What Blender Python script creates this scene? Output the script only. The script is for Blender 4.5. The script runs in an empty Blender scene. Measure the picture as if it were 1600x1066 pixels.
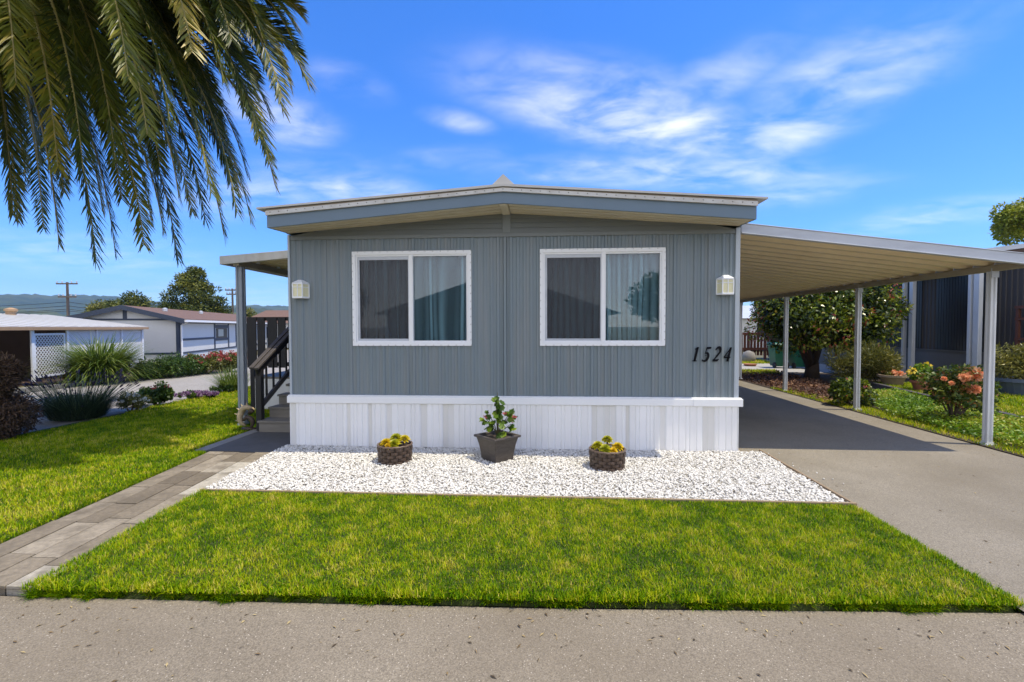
import bpy, math
import numpy as np
from mathutils import Vector
R = math.radians
scene = bpy.context.scene
C = scene.collection
rng = np.random.RandomState(7)

# ------------------------------------------------------------------ camera
F_PX = 730.0                       # focal length in photo pixels (1600 wide)
CAM = np.array([0.5363, -6.9434, 1.826])
AR = np.array([0.99779393, 0.06633338, -0.00267496])
AU = np.array([0.00069109, 0.02991258, 0.99955228])
AF = np.array([-0.06638369, 0.99734905, -0.02980075])
cd = bpy.data.cameras.new('camera')
cam = bpy.data.objects.new('camera', cd)
C.objects.link(cam)
cd.sensor_width = 36.0
cd.lens = F_PX / 1600.0 * 36.0
cd.clip_start = 0.05
cd.clip_end = 12000
from mathutils import Matrix
M = Matrix(((AR[0], AU[0], -AF[0], CAM[0]), (AR[1], AU[1], -AF[1], CAM[1]), (AR[2], AU[2], -AF[2], CAM[2]), (0, 0, 0, 1)))
cam.matrix_world = M
scene.camera = cam

# ------------------------------------------------------------------ light
SUN_DIR = Vector((0.37, -0.055, 1.0)).normalized()
sd = bpy.data.lights.new('sun', 'SUN')
sd.energy = 2.4
sd.angle = R(0.53)
sd.color = (1.0, 0.90, 0.70)
so = bpy.data.objects.new('sun', sd)
so.rotation_euler = SUN_DIR.to_track_quat('Z', 'Y').to_euler()
C.objects.link(so)
ELEV = math.asin(SUN_DIR.z)
AZ = math.atan2(SUN_DIR.x, SUN_DIR.y)

w = bpy.data.worlds.new('World')
scene.world = w
w.use_nodes = True
nt = w.node_tree
nt.nodes.clear()
def N(nt, t, **kw):
    n = nt.nodes.new(t)
    for k, v in kw.items():
        if k.startswith('i_'):
            n.inputs[int(k[2:])].default_value = v
        else:
            setattr(n, k, v)
    return n
def wire(nt, a, b): nt.links.new(a, b)
sky = N(nt, 'ShaderNodeTexSky', sky_type='NISHITA', sun_disc=False, sun_elevation=ELEV, sun_rotation=AZ)
sky.air_density = 1.0; sky.dust_density = 0.3; sky.ozone_density = 2.2; sky.altitude = 60
SKY_STRENGTH = 0.15
hs = N(nt, 'ShaderNodeHueSaturation')
hs.inputs['Saturation'].default_value = 1.12
tn = N(nt, 'ShaderNodeMix', data_type='RGBA', blend_type='MULTIPLY'); tn.inputs['Factor'].default_value = 1.0
wire(nt, sky.outputs[0], tn.inputs[6]); tn.inputs[7].default_value = (0.42, 0.545, 0.83, 1)   # deep blue of the photograph's sky
wire(nt, tn.outputs[2], hs.inputs['Color'])
tc = N(nt, 'ShaderNodeTexCoord')
# thin wind-drawn cloud: direction projected on a flat cloud layer high above
sep = N(nt, 'ShaderNodeSeparateXYZ'); wire(nt, tc.outputs['Generated'], sep.inputs[0])
zz = N(nt, 'ShaderNodeMath', operation='MAXIMUM'); zz.inputs[1].default_value = 0.03; wire(nt, sep.outputs['Z'], zz.inputs[0])
zz2 = N(nt, 'ShaderNodeMath', operation='ADD'); zz2.inputs[1].default_value = 0.12; wire(nt, zz.outputs[0], zz2.inputs[0])
dx = N(nt, 'ShaderNodeMath', operation='DIVIDE'); wire(nt, sep.outputs['X'], dx.inputs[0]); wire(nt, zz2.outputs[0], dx.inputs[1])
dy = N(nt, 'ShaderNodeMath', operation='DIVIDE'); wire(nt, sep.outputs['Y'], dy.inputs[0]); wire(nt, zz2.outputs[0], dy.inputs[1])
cmb = N(nt, 'ShaderNodeCombineXYZ'); wire(nt, dx.outputs[0], cmb.inputs[0]); wire(nt, dy.outputs[0], cmb.inputs[1])
def cloud_blob(cx, cy, rx, ry, rot):
    """soft falloff 1 -> 0 around a place on the cloud layer"""
    mp = N(nt, 'ShaderNodeMapping', vector_type='TEXTURE')
    mp.inputs['Location'].default_value = (cx, cy, 0); mp.inputs['Rotation'].default_value = (0, 0, R(rot)); mp.inputs['Scale'].default_value = (rx, ry, 1)
    wire(nt, cmb.outputs[0], mp.inputs[0])
    ln = N(nt, 'ShaderNodeVectorMath', operation='LENGTH'); wire(nt, mp.outputs[0], ln.inputs[0])
    mr = N(nt, 'ShaderNodeMapRange', interpolation_type='SMOOTHERSTEP'); mr.inputs[1].default_value = 1.0; mr.inputs[2].default_value = 0.0
    wire(nt, ln.outputs['Value'], mr.inputs[0])
    return mr.outputs[0]
def pixdir(u, v):
    d = AF * F_PX + AR * (u - 800) + AU * (533 - v)
    return d / np.linalg.norm(d)
def layer(u, v):
    d = pixdir(u, v)
    q = max(d[2], 0.03) + 0.12
    return d[0] / q, d[1] / q
CLOUDS = [  # picture place of the middle and of one end of each streak, half width, strength
    ((990, 185), (1150, 235), 0.17, 0.85), ((930, 170), (850, 160), 0.13, 0.75), ((1250, 190), (1480, 40), 0.16, 0.55), ((1100, 140), (1230, 60), 0.10, 0.35),
    ((1320, 120), (1480, 60), 0.18, 0.40), ((560, 295), (640, 300), 0.16, 0.60), ((440, 190), (460, 230), 0.14, 0.50), ((545, 130), (590, 150), 0.07, 0.35),
    ((720, 190), (760, 200), 0.06, 0.40), ((1060, 270), (1300, 280), 0.14, 0.55), ((1450, 340), (1580, 320), 0.20, 0.45), ((1230, 300), (1330, 290), 0.2, 0.35),
    ((420, 300), (300, 330), 0.22, 0.35), ((100, 400), (-200, 390), 0.5, 0.22), ((330, 460), (480, 440), 0.6, 0.2), ((700, 250), (620, 260), 0.10, 0.2)]
acc = None
for (m, e, hw, st) in CLOUDS:
    a = layer(*m); b = layer(*e)
    L = math.hypot(b[0] - a[0], b[1] - a[1]) * 1.5 + 0.02
    rot = math.degrees(math.atan2(b[1] - a[1], b[0] - a[0]))
    o = cloud_blob(a[0], a[1], max(L, hw) * 1.2, hw * 2.1, rot)
    mm = N(nt, 'ShaderNodeMath', operation='MULTIPLY'); mm.inputs[1].default_value = st; wire(nt, o, mm.inputs[0])
    if acc is None: acc = mm.outputs[0]
    else:
        ad = N(nt, 'ShaderNodeMath', operation='MAXIMUM'); wire(nt, acc, ad.inputs[0]); wire(nt, mm.outputs[0], ad.inputs[1]); acc = ad.outputs[0]
# broad cloud added over the unseen sky behind the camera, filling the shaded front
bk_ = N(nt, 'ShaderNodeMapRange', interpolation_type='SMOOTHSTEP'); bk_.inputs[1].default_value = -0.05; bk_.inputs[2].default_value = -0.75; bk_.inputs[4].default_value = 0.85
wire(nt, sep.outputs['Y'], bk_.inputs[0])
ad = N(nt, 'ShaderNodeMath', operation='MAXIMUM'); wire(nt, acc, ad.inputs[0]); wire(nt, bk_.outputs[0], ad.inputs[1]); acc = ad.outputs[0]
mpn = N(nt, 'ShaderNodeMapping'); mpn.inputs['Rotation'].default_value = (0, 0, R(-28)); mpn.inputs['Scale'].default_value = (1.5, 2.2, 1)
wire(nt, cmb.outputs[0], mpn.inputs[0])
nz = N(nt, 'ShaderNodeTexNoise'); nz.inputs['Scale'].default_value = 2.2; nz.inputs['Detail'].default_value = 6; nz.inputs['Roughness'].default_value = 0.56; nz.inputs['Distortion'].default_value = 0.35
wire(nt, mpn.outputs[0], nz.inputs['Vector'])
nr = N(nt, 'ShaderNodeMapRange', interpolation_type='SMOOTHSTEP'); nr.inputs[1].default_value = 0.27; nr.inputs[2].default_value = 0.86
wire(nt, nz.outputs['Fac'], nr.inputs[0])
cm0 = N(nt, 'ShaderNodeMath', operation='MULTIPLY'); wire(nt, nr.outputs[0], cm0.inputs[0]); wire(nt, acc, cm0.inputs[1])
fill_veil = N(nt, 'ShaderNodeMath', operation='MULTIPLY'); fill_veil.inputs[1].default_value = 0.80; wire(nt, bk_.outputs[0], fill_veil.inputs[0])   # steady milky layer added there too, more fill for the shaded wall
cm = N(nt, 'ShaderNodeMath', operation='MAXIMUM'); wire(nt, cm0.outputs[0], cm.inputs[0]); wire(nt, fill_veil.outputs[0], cm.inputs[1])
mixc = N(nt, 'ShaderNodeMix', data_type='RGBA')
wire(nt, cm.outputs[0], mixc.inputs['Factor'])
wire(nt, hs.outputs[0], mixc.inputs[6])
mixc.inputs[7].default_value = (5.6, 5.3, 4.75, 1)
bg = N(nt, 'ShaderNodeBackground'); bg.inputs['Strength'].default_value = SKY_STRENGTH
wire(nt, mixc.outputs[2], bg.inputs['Color'])
wo = N(nt, 'ShaderNodeOutputWorld'); wire(nt, bg.outputs[0], wo.inputs['Surface'])

scene.view_settings.view_transform = 'Standard'
scene.view_settings.look = 'None'
scene.view_settings.gamma = 1.0
scene.view_settings.exposure = 1.10
scene.cycles.use_denoising = True
scene.cycles.max_bounces = 8
scene.cycles.transparent_max_bounces = 12

# ------------------------------------------------------------------ placing helpers
def ray(u, v): return AF * F_PX + AR * (u - 800) + AU * (533 - v)
def at(u, v, Y):
    d = ray(u, v); t = (Y - CAM[1]) / d[1]; return CAM + d * t
def atx(u, v, X):
    d = ray(u, v); t = (X - CAM[0]) / d[0]; return CAM + d * t
def gnd(u, v, z=0.0):
    d = ray(u, v); t = (z - CAM[2]) / d[2]; return CAM + d * t
def onwall(u, v, P, Q):
    n = np.array([Q[1] - P[1], -(Q[0] - P[0]), 0.0])
    d = ray(u, v); t = ((np.array([P[0], P[1], 0]) - CAM) @ n) / (d @ n); return CAM + d * t

# ------------------------------------------------------------------ object helpers
ORG = {}
def thing(name, label, cat, loc=(0, 0, 0), group=None):
    o = bpy.data.objects.new(name, None); C.objects.link(o)
    o.location = loc; o.empty_display_size = 0.1
    o['label'] = label; o['category'] = cat
    if group: o['group'] = group
    ORG[o.name] = np.array([float(x) for x in loc])
    return o
def tag(o, label=None, cat=None, group=None, kind=None):
    if label: o['label'] = label
    if cat: o['category'] = cat
    if group: o['group'] = group
    if kind: o['kind'] = kind
    return o
def link_mesh(name, me, mat, parent):
    o = bpy.data.objects.new(name, me); C.objects.link(o)
    if mat: me.materials.append(mat)
    if parent is not None: o.parent = parent
    ORG[o.name] = ORG[parent.name] if parent is not None else np.zeros(3)
    return o
def mesh_np(name, V, faces, mat, parent=None, tint=None, smooth=False, origin=None):
    """V (n,3) world; faces (m,k) array"""
    V = np.asarray(V, float)
    off = ORG[parent.name] if parent is not None else (np.array(origin, float) if origin is not None else np.zeros(3))
    V = V - off
    faces = np.asarray(faces, np.int32)
    me = bpy.data.meshes.new(name)
    m, k = faces.shape
    me.vertices.add(len(V)); me.vertices.foreach_set('co', V.astype(np.float32).ravel())
    me.loops.add(m * k); me.loops.foreach_set('vertex_index', faces.ravel())
    me.polygons.add(m); me.polygons.foreach_set('loop_start', np.arange(0, m * k, k, dtype=np.int32))
    try: me.polygons.foreach_set('loop_total', np.full(m, k, np.int32))
    except Exception: pass
    me.update(calc_edges=True)
    if tint is not None:
        a = me.attributes.new('tint', 'FLOAT', 'FACE'); a.data.foreach_set('value', np.asarray(tint, np.float32))
    if smooth: me.polygons.foreach_set('use_smooth', np.ones(m, bool))
    o = link_mesh(name, me, mat, parent)
    if parent is None and origin is not None: o.location = origin; ORG[o.name] = off
    return o
class MB:
    def __init__(s): s.v = []; s.f = []; s.t = []; s.mi = 0; s.m = []
    def add(s, vs, fs, tint=0.5):
        n = len(s.v); s.v += [tuple(float(c) for c in p) for p in vs]
        s.f += [tuple(i + n for i in f) for f in fs]; s.t += [tint] * len(fs); s.m += [s.mi] * len(fs); return s
    def box(s, a, b, tint=0.5):
        x0, y0, z0 = [min(p, q) for p, q in zip(a, b)]; x1, y1, z1 = [max(p, q) for p, q in zip(a, b)]
        return s.add([(x0, y0, z0), (x1, y0, z0), (x1, y1, z0), (x0, y1, z0), (x0, y0, z1), (x1, y0, z1), (x1, y1, z1), (x0, y1, z1)],
                     [(0, 3, 2, 1), (4, 5, 6, 7), (0, 1, 5, 4), (1, 2, 6, 5), (2, 3, 7, 6), (3, 0, 4, 7)], tint)
    def hexa(s, p, tint=0.5):   # 8 points, bottom ring then top ring
        return s.add(p, [(0, 3, 2, 1), (4, 5, 6, 7), (0, 1, 5, 4), (1, 2, 6, 5), (2, 3, 7, 6), (3, 0, 4, 7)], tint)
    def bar(s, p, q, w, h, up=(0, 0, 1), tint=0.5):
        p = Vector(p); q = Vector(q); d = (q - p).normalized(); u = Vector(up)
        sd_ = d.cross(u)
        if sd_.length < 1e-5: sd_ = d.cross(Vector((1, 0, 0)))
        sd_.normalize(); u = sd_.cross(d)
        a = sd_ * w / 2; b = u * h / 2
        return s.hexa([p - a - b, p + a - b, q + a - b, q - a - b, p - a + b, p + a + b, q + a + b, q - a + b], tint)
    def tube(s, pts, rad, n=8, cap=True, tint=0.5):
        pts = [Vector(p) for p in pts]
        if not hasattr(rad, '__len__'): rad = [rad] * len(pts)
        vs = []; fs = []
        prev = None
        for i, p in enumerate(pts):
            d = (pts[min(i + 1, len(pts) - 1)] - pts[max(i - 1, 0)]).normalized()
            if prev is None:
                r = d.cross(Vector((0, 0, 1)))
                if r.length < 1e-3: r = d.cross(Vector((1, 0, 0)))
            else: r = prev - d * prev.dot(d)
            r.normalize(); prev = r; t = d.cross(r)
            for k in range(n):
                a = 2 * math.pi * k / n
                vs.append(p + (r * math.cos(a) + t * math.sin(a)) * rad[i])
        for i in range(len(pts) - 1):
            for k in range(n):
                fs.append((i * n + k, i * n + (k + 1) % n, (i + 1) * n + (k + 1) % n, (i + 1) * n + k))
        if cap: fs += [tuple(range(n - 1, -1, -1)), tuple(range((len(pts) - 1) * n, len(pts) * n))]
        return s.add(vs, fs, tint)
    def lathe(s, c, prof, n=24, tint=0.5, cap=True):
        vs = []; fs = []
        for (r, z) in prof:
            for k in range(n):
                a = 2 * math.pi * k / n; vs.append((c[0] + r * math.cos(a), c[1] + r * math.sin(a), c[2] + z))
        for i in range(len(prof) - 1):
            for k in range(n): fs.append((i * n + k, i * n + (k + 1) % n, (i + 1) * n + (k + 1) % n, (i + 1) * n + k))
        if cap: fs += [tuple(range(n - 1, -1, -1)), tuple(range((len(prof) - 1) * n, len(prof) * n))]
        return s.add(vs, fs, tint)
    def prism(s, poly, z0, z1, tint=0.5):
        n = len(poly); vs = [(p[0], p[1], z0) for p in poly] + [(p[0], p[1], z1) for p in poly]
        fs = [tuple(range(n - 1, -1, -1)), tuple(range(n, 2 * n))] + [(i, (i + 1) % n, n + (i + 1) % n, n + i) for i in range(n)]
        return s.add(vs, fs, tint)
    def sheet(s, poly, tint=0.5): return s.add(poly, [tuple(range(len(poly)))], tint)
    def build(s, name, mat, parent=None, bevel=0.0, smooth=False, origin=None):
        off = ORG[parent.name] if parent is not None else (np.array(origin, float) if origin is not None else np.zeros(3))
        me = bpy.data.meshes.new(name)
        me.from_pydata([tuple(np.array(p) - off) for p in s.v], [], s.f); me.update()
        a = me.attributes.new('tint', 'FLOAT', 'FACE'); a.data.foreach_set('value', np.array(s.t, np.float32))
        if smooth: me.polygons.foreach_set('use_smooth', np.ones(len(me.polygons), bool))
        o = link_mesh(name, me, mat[0] if isinstance(mat, (list, tuple)) else mat, parent)
        if isinstance(mat, (list, tuple)):
            for x in mat[1:]: me.materials.append(x)
            me.polygons.foreach_set('material_index', np.array(s.m, np.int32))
        if parent is None and origin is not None: o.location = origin; ORG[o.name] = off
        if bevel:
            b = o.modifiers.new('bevel', 'BEVEL'); b.width = bevel; b.segments = 2; b.limit_method = 'ANGLE'; b.angle_limit = R(40)
        return o

# ------------------------------------------------------------------ materials
MATS = {}
def mat(name, col, rough=0.6, var=0.12, scale=6.0, bump=0.0, bscale=60.0, metal=0.0, spec=0.5, col2=None, stretch=None, trans=0.0, dirt=None, tint_ramp=None, coat=0.0):
    m = bpy.data.materials.new(name); m.use_nodes = True
    t = m.node_tree; b = t.nodes['Principled BSDF']
    b.inputs['Roughness'].default_value = rough; b.inputs['Metallic'].default_value = metal
    b.inputs['Specular IOR Level'].default_value = spec
    if coat: b.inputs['Coat Weight'].default_value = coat; b.inputs['Coat Roughness'].default_value = 0.25
    tcn = N(t, 'ShaderNodeTexCoord')
    src = tcn.outputs['Object']
    if stretch:
        mp = N(t, 'ShaderNodeMapping'); mp.inputs['Scale'].default_value = stretch; wire(t, src, mp.inputs[0]); src = mp.outputs[0]
    nz = N(t, 'ShaderNodeTexNoise'); nz.inputs['Scale'].default_value = scale; nz.inputs['Detail'].default_value = 6; nz.inputs['Roughness'].default_value = 0.62
    wire(t, src, nz.inputs['Vector'])
    if tint_ramp:
        at_ = N(t, 'ShaderNodeAttribute', attribute_name='tint')
        cr = N(t, 'ShaderNodeValToRGB'); el = cr.color_ramp.elements
        el[0].position = tint_ramp[0][0]; el[0].color = (*tint_ramp[0][1], 1)
        el[1].position = tint_ramp[-1][0]; el[1].color = (*tint_ramp[-1][1], 1)
        for p, c in tint_ramp[1:-1]:
            e = el.new(p); e.color = (*c, 1)
        wire(t, at_.outputs['Fac'], cr.inputs[0]); base = cr.outputs[0]
    else:
        base = None
    c2 = col2 or tuple(min(1, c * 0.6) for c in col)
    mr = N(t, 'ShaderNodeMapRange'); mr.inputs[1].default_value = 0.35; mr.inputs[2].default_value = 0.7
    wire(t, nz.outputs['Fac'], mr.inputs[0])
    mx = N(t, 'ShaderNodeMix', data_type='RGBA')
    mv = N(t, 'ShaderNodeMath', operation='MULTIPLY'); mv.inputs[1].default_value = var if not col2 else 1.0
    wire(t, mr.outputs[0], mv.inputs[0]); wire(t, mv.outputs[0], mx.inputs['Factor'])
    if base is not None:
        wire(t, base, mx.inputs[6])
        dk = N(t, 'ShaderNodeMix', data_type='RGBA', blend_type='MULTIPLY'); dk.inputs['Factor'].default_value = 1
        wire(t, base, dk.inputs[6]); dk.inputs[7].default_value = (0.6, 0.6, 0.6, 1); wire(t, dk.outputs[2], mx.inputs[7])
    else:
        mx.inputs[6].default_value = (*col, 1); mx.inputs[7].default_value = (*c2, 1)
    out = mx.outputs[2]
    if dirt:   # second larger stain layer: (colour, scale, amount, stretch)
        mp2 = N(t, 'ShaderNodeMapping'); mp2.inputs['Scale'].default_value = dirt[3]; mp2.inputs['Location'].default_value = (3.1, 7.7, 1.3); wire(t, tcn.outputs['Object'], mp2.inputs[0])
        n2 = N(t, 'ShaderNodeTexNoise'); n2.inputs['Scale'].default_value = dirt[1]; n2.inputs['Detail'].default_value = 5; wire(t, mp2.outputs[0], n2.inputs['Vector'])
        r2 = N(t, 'ShaderNodeMapRange'); r2.inputs[1].default_value = 0.45; r2.inputs[2].default_value = 0.75; r2.inputs[4].default_value = dirt[2]; wire(t, n2.outputs['Fac'], r2.inputs[0])
        m2 = N(t, 'ShaderNodeMix', data_type='RGBA'); wire(t, r2.outputs[0], m2.inputs['Factor']); wire(t, out, m2.inputs[6]); m2.inputs[7].default_value = (*dirt[0], 1); out = m2.outputs[2]
    wire(t, out, b.inputs['Base Color'])
    if bump:
        nb = N(t, 'ShaderNodeTexNoise'); nb.inputs['Scale'].default_value = bscale; nb.inputs['Detail'].default_value = 4; wire(t, src, nb.inputs['Vector'])
        bp = N(t, 'ShaderNodeBump'); bp.inputs['Strength'].default_value = bump; bp.inputs['Distance'].default_value = 0.02
        wire(t, nb.outputs['Fac'], bp.inputs['Height']); wire(t, bp.outputs[0], b.inputs['Normal'])
    if trans:  # leaves: light passes through
        tl = N(t, 'ShaderNodeBsdfTranslucent'); wire(t, out, tl.inputs['Color'])
        ms = N(t, 'ShaderNodeMixShader'); ms.inputs[0].default_value = trans
        wire(t, b.outputs[0], ms.inputs[1]); wire(t, tl.outputs[0], ms.inputs[2]); wire(t, ms.outputs[0], t.nodes['Material Output'].inputs['Surface'])
    MATS[name] = m
    return m

def aggregate(name, dark, light, speck, amount, scale, patch, bump=0.35):
    """asphalt / worn concrete with stones showing"""
    m = bpy.data.materials.new(name); m.use_nodes = True
    t = m.node_tree; b = t.nodes['Principled BSDF']; b.inputs['Roughness'].default_value = 0.85; b.inputs['Specular IOR Level'].default_value = 0.3
    tcn = N(t, 'ShaderNodeTexCoord')
    n1 = N(t, 'ShaderNodeTexNoise'); n1.inputs['Scale'].default_value = 1.3; n1.inputs['Detail'].default_value = 9; n1.inputs['Roughness'].default_value = 0.68; wire(t, tcn.outputs['Object'], n1.inputs['Vector'])
    n2 = N(t, 'ShaderNodeTexNoise'); n2.inputs['Scale'].default_value = scale * 0.9; n2.inputs['Detail'].default_value = 3; wire(t, tcn.outputs['Object'], n2.inputs['Vector'])
    ad = N(t, 'ShaderNodeMix'); ad.inputs[0].default_value = 0.55; wire(t, n1.outputs['Fac'], ad.inputs[2]); wire(t, n2.outputs['Fac'], ad.inputs[3])
    mr = N(t, 'ShaderNodeMapRange'); mr.inputs[1].default_value = 0.32; mr.inputs[2].default_value = 0.68; wire(t, ad.outputs[0], mr.inputs[0])
    mx = N(t, 'ShaderNodeMix', data_type='RGBA'); wire(t, mr.outputs[0], mx.inputs['Factor']); mx.inputs[6].default_value = (*dark, 1); mx.inputs[7].default_value = (*light, 1)
    vo = N(t, 'ShaderNodeTexVoronoi'); vo.inputs['Scale'].default_value = scale; vo.inputs['Randomness'].default_value = 1; wire(t, tcn.outputs['Object'], vo.inputs['Vector'])
    sp = N(t, 'ShaderNodeSeparateColor'); wire(t, vo.outputs['Color'], sp.inputs[0])
    th = N(t, 'ShaderNodeMapRange'); th.inputs[1].default_value = 1 - amount; th.inputs[2].default_value = 1 - amount * 0.6; wire(t, sp.outputs[0], th.inputs[0])
    dt = N(t, 'ShaderNodeMapRange'); dt.inputs[1].default_value = 0.55; dt.inputs[2].default_value = 0.3; wire(t, vo.outputs['Distance'], dt.inputs[0])
    mu = N(t, 'ShaderNodeMath', operation='MULTIPLY'); wire(t, th.outputs[0], mu.inputs[0]); wire(t, dt.outputs[0], mu.inputs[1])
    cv = N(t, 'ShaderNodeMapRange'); cv.inputs[3].default_value = 0.74; cv.inputs[4].default_value = 1.26; wire(t, sp.outputs[2], cv.inputs[0])
    cvx = N(t, 'ShaderNodeVectorMath', operation='SCALE'); wire(t, mx.outputs[2], cvx.inputs[0]); wire(t, cv.outputs[0], cvx.inputs['Scale'])
    m2 = N(t, 'ShaderNodeMix', data_type='RGBA'); wire(t, mu.outputs[0], m2.inputs['Factor']); wire(t, cvx.outputs[0], m2.inputs[6]); m2.inputs[7].default_value = (*speck, 1)
    dk = N(t, 'ShaderNodeMapRange'); dk.inputs[1].default_value = 0.0; dk.inputs[2].default_value = amount * 1.2; dk.inputs[3].default_value = 0.5; dk.inputs[4].default_value = 0; wire(t, sp.outputs[1], dk.inputs[0])
    m3 = N(t, 'ShaderNodeMix', data_type='RGBA'); wire(t, dk.outputs[0], m3.inputs['Factor']); wire(t, m2.outputs[2], m3.inputs[6]); m3.inputs[7].default_value = tuple(c * 0.45 for c in dark) + (1,)
    # broad worn patches
    n3 = N(t, 'ShaderNodeTexNoise'); n3.inputs['Scale'].default_value = 0.5; n3.inputs['Detail'].default_value = 4; wire(t, tcn.outputs['Object'], n3.inputs['Vector'])
    r3 = N(t, 'ShaderNodeMapRange'); r3.inputs[1].default_value = 0.42; r3.inputs[2].default_value = 0.68; r3.inputs[4].default_value = 0.50; wire(t, n3.outputs['Fac'], r3.inputs[0])
    m4 = N(t, 'ShaderNodeMix', data_type='RGBA'); wire(t, r3.outputs[0], m4.inputs['Factor']); wire(t, m3.outputs[2], m4.inputs[6]); m4.inputs[7].default_value = (*patch, 1)
    wire(t, m4.outputs[2], b.inputs['Base Color'])
    bp = N(t, 'ShaderNodeBump'); bp.inputs['Strength'].default_value = bump; bp.inputs['Distance'].default_value = 0.006
    wire(t, vo.outputs['Distance'], bp.inputs['Height']); wire(t, bp.outputs[0], b.inputs['Normal'])
    return m

m_siding = mat('grey_siding_paint', (0.182, 0.226, 0.252), 0.42, 0.16, 2.5, 0.05, 25, stretch=(1, 1, 0.25), dirt=((0.245, 0.255, 0.255), 2.2, 0.6, (4, 1, 0.22)))
m_trim = mat('blue_grey_trim', (0.135, 0.195, 0.255), 0.45, 0.15, 3, 0.03)
m_gable = mat('gable_lap_paint', (0.20, 0.22, 0.225), 0.5, 0.2, 3, 0.03, stretch=(0.3, 1, 2))
m_corner = mat('pale_corner_metal', (0.42, 0.47, 0.52), 0.35, 0.1, 5)
m_cream = mat('cream_soffit_metal', (0.62, 0.55, 0.40), 0.55, 0.25, 2, dirt=((0.36, 0.32, 0.24), 2, 0.4, (1, 1, 1)))
m_white = mat('white_metal', (0.80, 0.80, 0.79), 0.4, 0.10, 4, dirt=((0.55, 0.53, 0.48), 3, 0.25, (2, 1, 0.4)))
m_skirt = mat('white_skirting_metal', (0.82, 0.82, 0.82), 0.42, 0.08, 4, tint_ramp=((0.0, (0.58, 0.57, 0.54)), (0.3, (0.68, 0.67, 0.64)), (0.6, (0.80, 0.80, 0.80)), (1.0, (0.88, 0.88, 0.89))), dirt=((0.66, 0.64, 0.60), 1.2, 0.14, (4, 1, 0.5)))
m_vinyl = mat('white_vinyl', (0.84, 0.85, 0.87), 0.35, 0.04, 4)
m_drip = mat('roof_edge_metal', (0.62, 0.61, 0.58), 0.45, 0.3, 8, dirt=((0.38, 0.33, 0.26), 5, 0.5, (1, 1, 1)))
m_rust = mat('rusty_edge', (0.30, 0.24, 0.17), 0.6, 0.4, 9)
m_screw = mat('screw_metal', (0.09, 0.08, 0.07), 0.5, 0.2, 20)
m_roof = mat('white_roof_sheet', (0.50, 0.49, 0.465), 0.5, 0.15, 3, dirt=((0.5, 0.48, 0.44), 2, 0.4, (1, 1, 1)))
m_black = mat('black_lettering', (0.006, 0.006, 0.008), 0.6, 0.1, 10, spec=0.1)
m_galv = mat('galvanised_fascia', (0.52, 0.55, 0.60), 0.38, 0.15, 5, metal=0.0, dirt=((0.34, 0.37, 0.42), 3, 0.5, (0.5, 1, 3)))
m_post = mat('white_post_metal', (0.66, 0.68, 0.70), 0.38, 0.12, 6, dirt=((0.45, 0.44, 0.42), 3, 0.35, (1, 1, 0.3)))
m_postg = mat('grey_post_metal', (0.30, 0.34, 0.39), 0.4, 0.12, 6)
m_under = mat('carport_underside', (0.84, 0.70, 0.46), 0.55, 0.2, 2, dirt=((0.68, 0.55, 0.35), 1.3, 0.35, (1, 1, 1)))
m_beam = mat('carport_beam', (0.36, 0.31, 0.22), 0.6, 0.25, 4)
m_darkwood = mat('black_stained_wood', (0.018, 0.016, 0.018), 0.55, 0.4, 8, 0.1, 40, stretch=(1, 1, 0.3))
m_railcap = mat('weathered_rail_top', (0.075, 0.066, 0.064), 0.6, 0.4, 8, 0.1, 60)
m_step = mat('weathered_step_boards', (0.22, 0.20, 0.17), 0.75, 0.4, 7, 0.15, 50, stretch=(0.4, 2, 2))
m_pad = mat('concrete_pad', (0.30, 0.285, 0.26), 0.85, 0.35, 5, 0.2, 90, dirt=((0.19, 0.18, 0.165), 1.5, 0.6, (1, 1, 1)))
m_paver = mat('concrete_pavers', (0.3, 0.28, 0.25), 0.85, 0.9, 28, 0.25, 110, tint_ramp=((0.0, (0.16, 0.128, 0.085)), (0.45, (0.255, 0.212, 0.150)), (0.8, (0.35, 0.30, 0.225)), (1.0, (0.48, 0.44, 0.36))), dirt=((0.11, 0.09, 0.06), 5, 0.8, (1, 1, 1)))
m_soil = mat('dark_soil', (0.055, 0.04, 0.028), 0.95, 0.5, 25, 0.4, 60)
m_street = aggregate('street_asphalt', (0.170, 0.142, 0.103), (0.270, 0.232, 0.176), (0.56, 0.50, 0.41), 0.03, 125, (0.175, 0.142, 0.098))
m_drive = aggregate('driveway_asphalt', (0.185, 0.163, 0.126), (0.285, 0.254, 0.202), (0.44, 0.39, 0.31), 0.05, 140, (0.150, 0.126, 0.088), 0.25)
m_road = aggregate('side_road_asphalt', (0.27, 0.25, 0.22), (0.36, 0.335, 0.30), (0.48, 0.46, 0.42), 0.06, 60, (0.30, 0.28, 0.26))
m_ground = mat('dry_ground', (0.16, 0.14, 0.08), 0.95, 0.5, 0.6, 0.2, 8, dirt=((0.10, 0.12, 0.04), 0.2, 0.8, (1, 1, 1)))
m_turf = mat('lawn_soil', (0.045, 0.06, 0.008), 0.95, 0.4, 6, 0.3, 40)
m_grass = mat('grass_blades', (0.1, 0.15, 0.02), 0.55, 0.1, 5, trans=0.30, spec=0.1, tint_ramp=((0.0, (0.034, 0.110, 0.001)), (0.35, (0.165, 0.310, 0.001)), (0.62, (0.37, 0.46, 0.002)), (0.85, (0.52, 0.48, 0.015)), (1.0, (0.66, 0.56, 0.13))))
m_gravel = mat('white_stones', (0.80, 0.79, 0.76), 0.75, 0.15, 30, tint_ramp=((0.0, (0.26, 0.235, 0.20)), (0.12, (0.46, 0.43, 0.38)), (0.5, (0.67, 0.65, 0.60)), (1.0, (0.80, 0.78, 0.74))))
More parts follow.
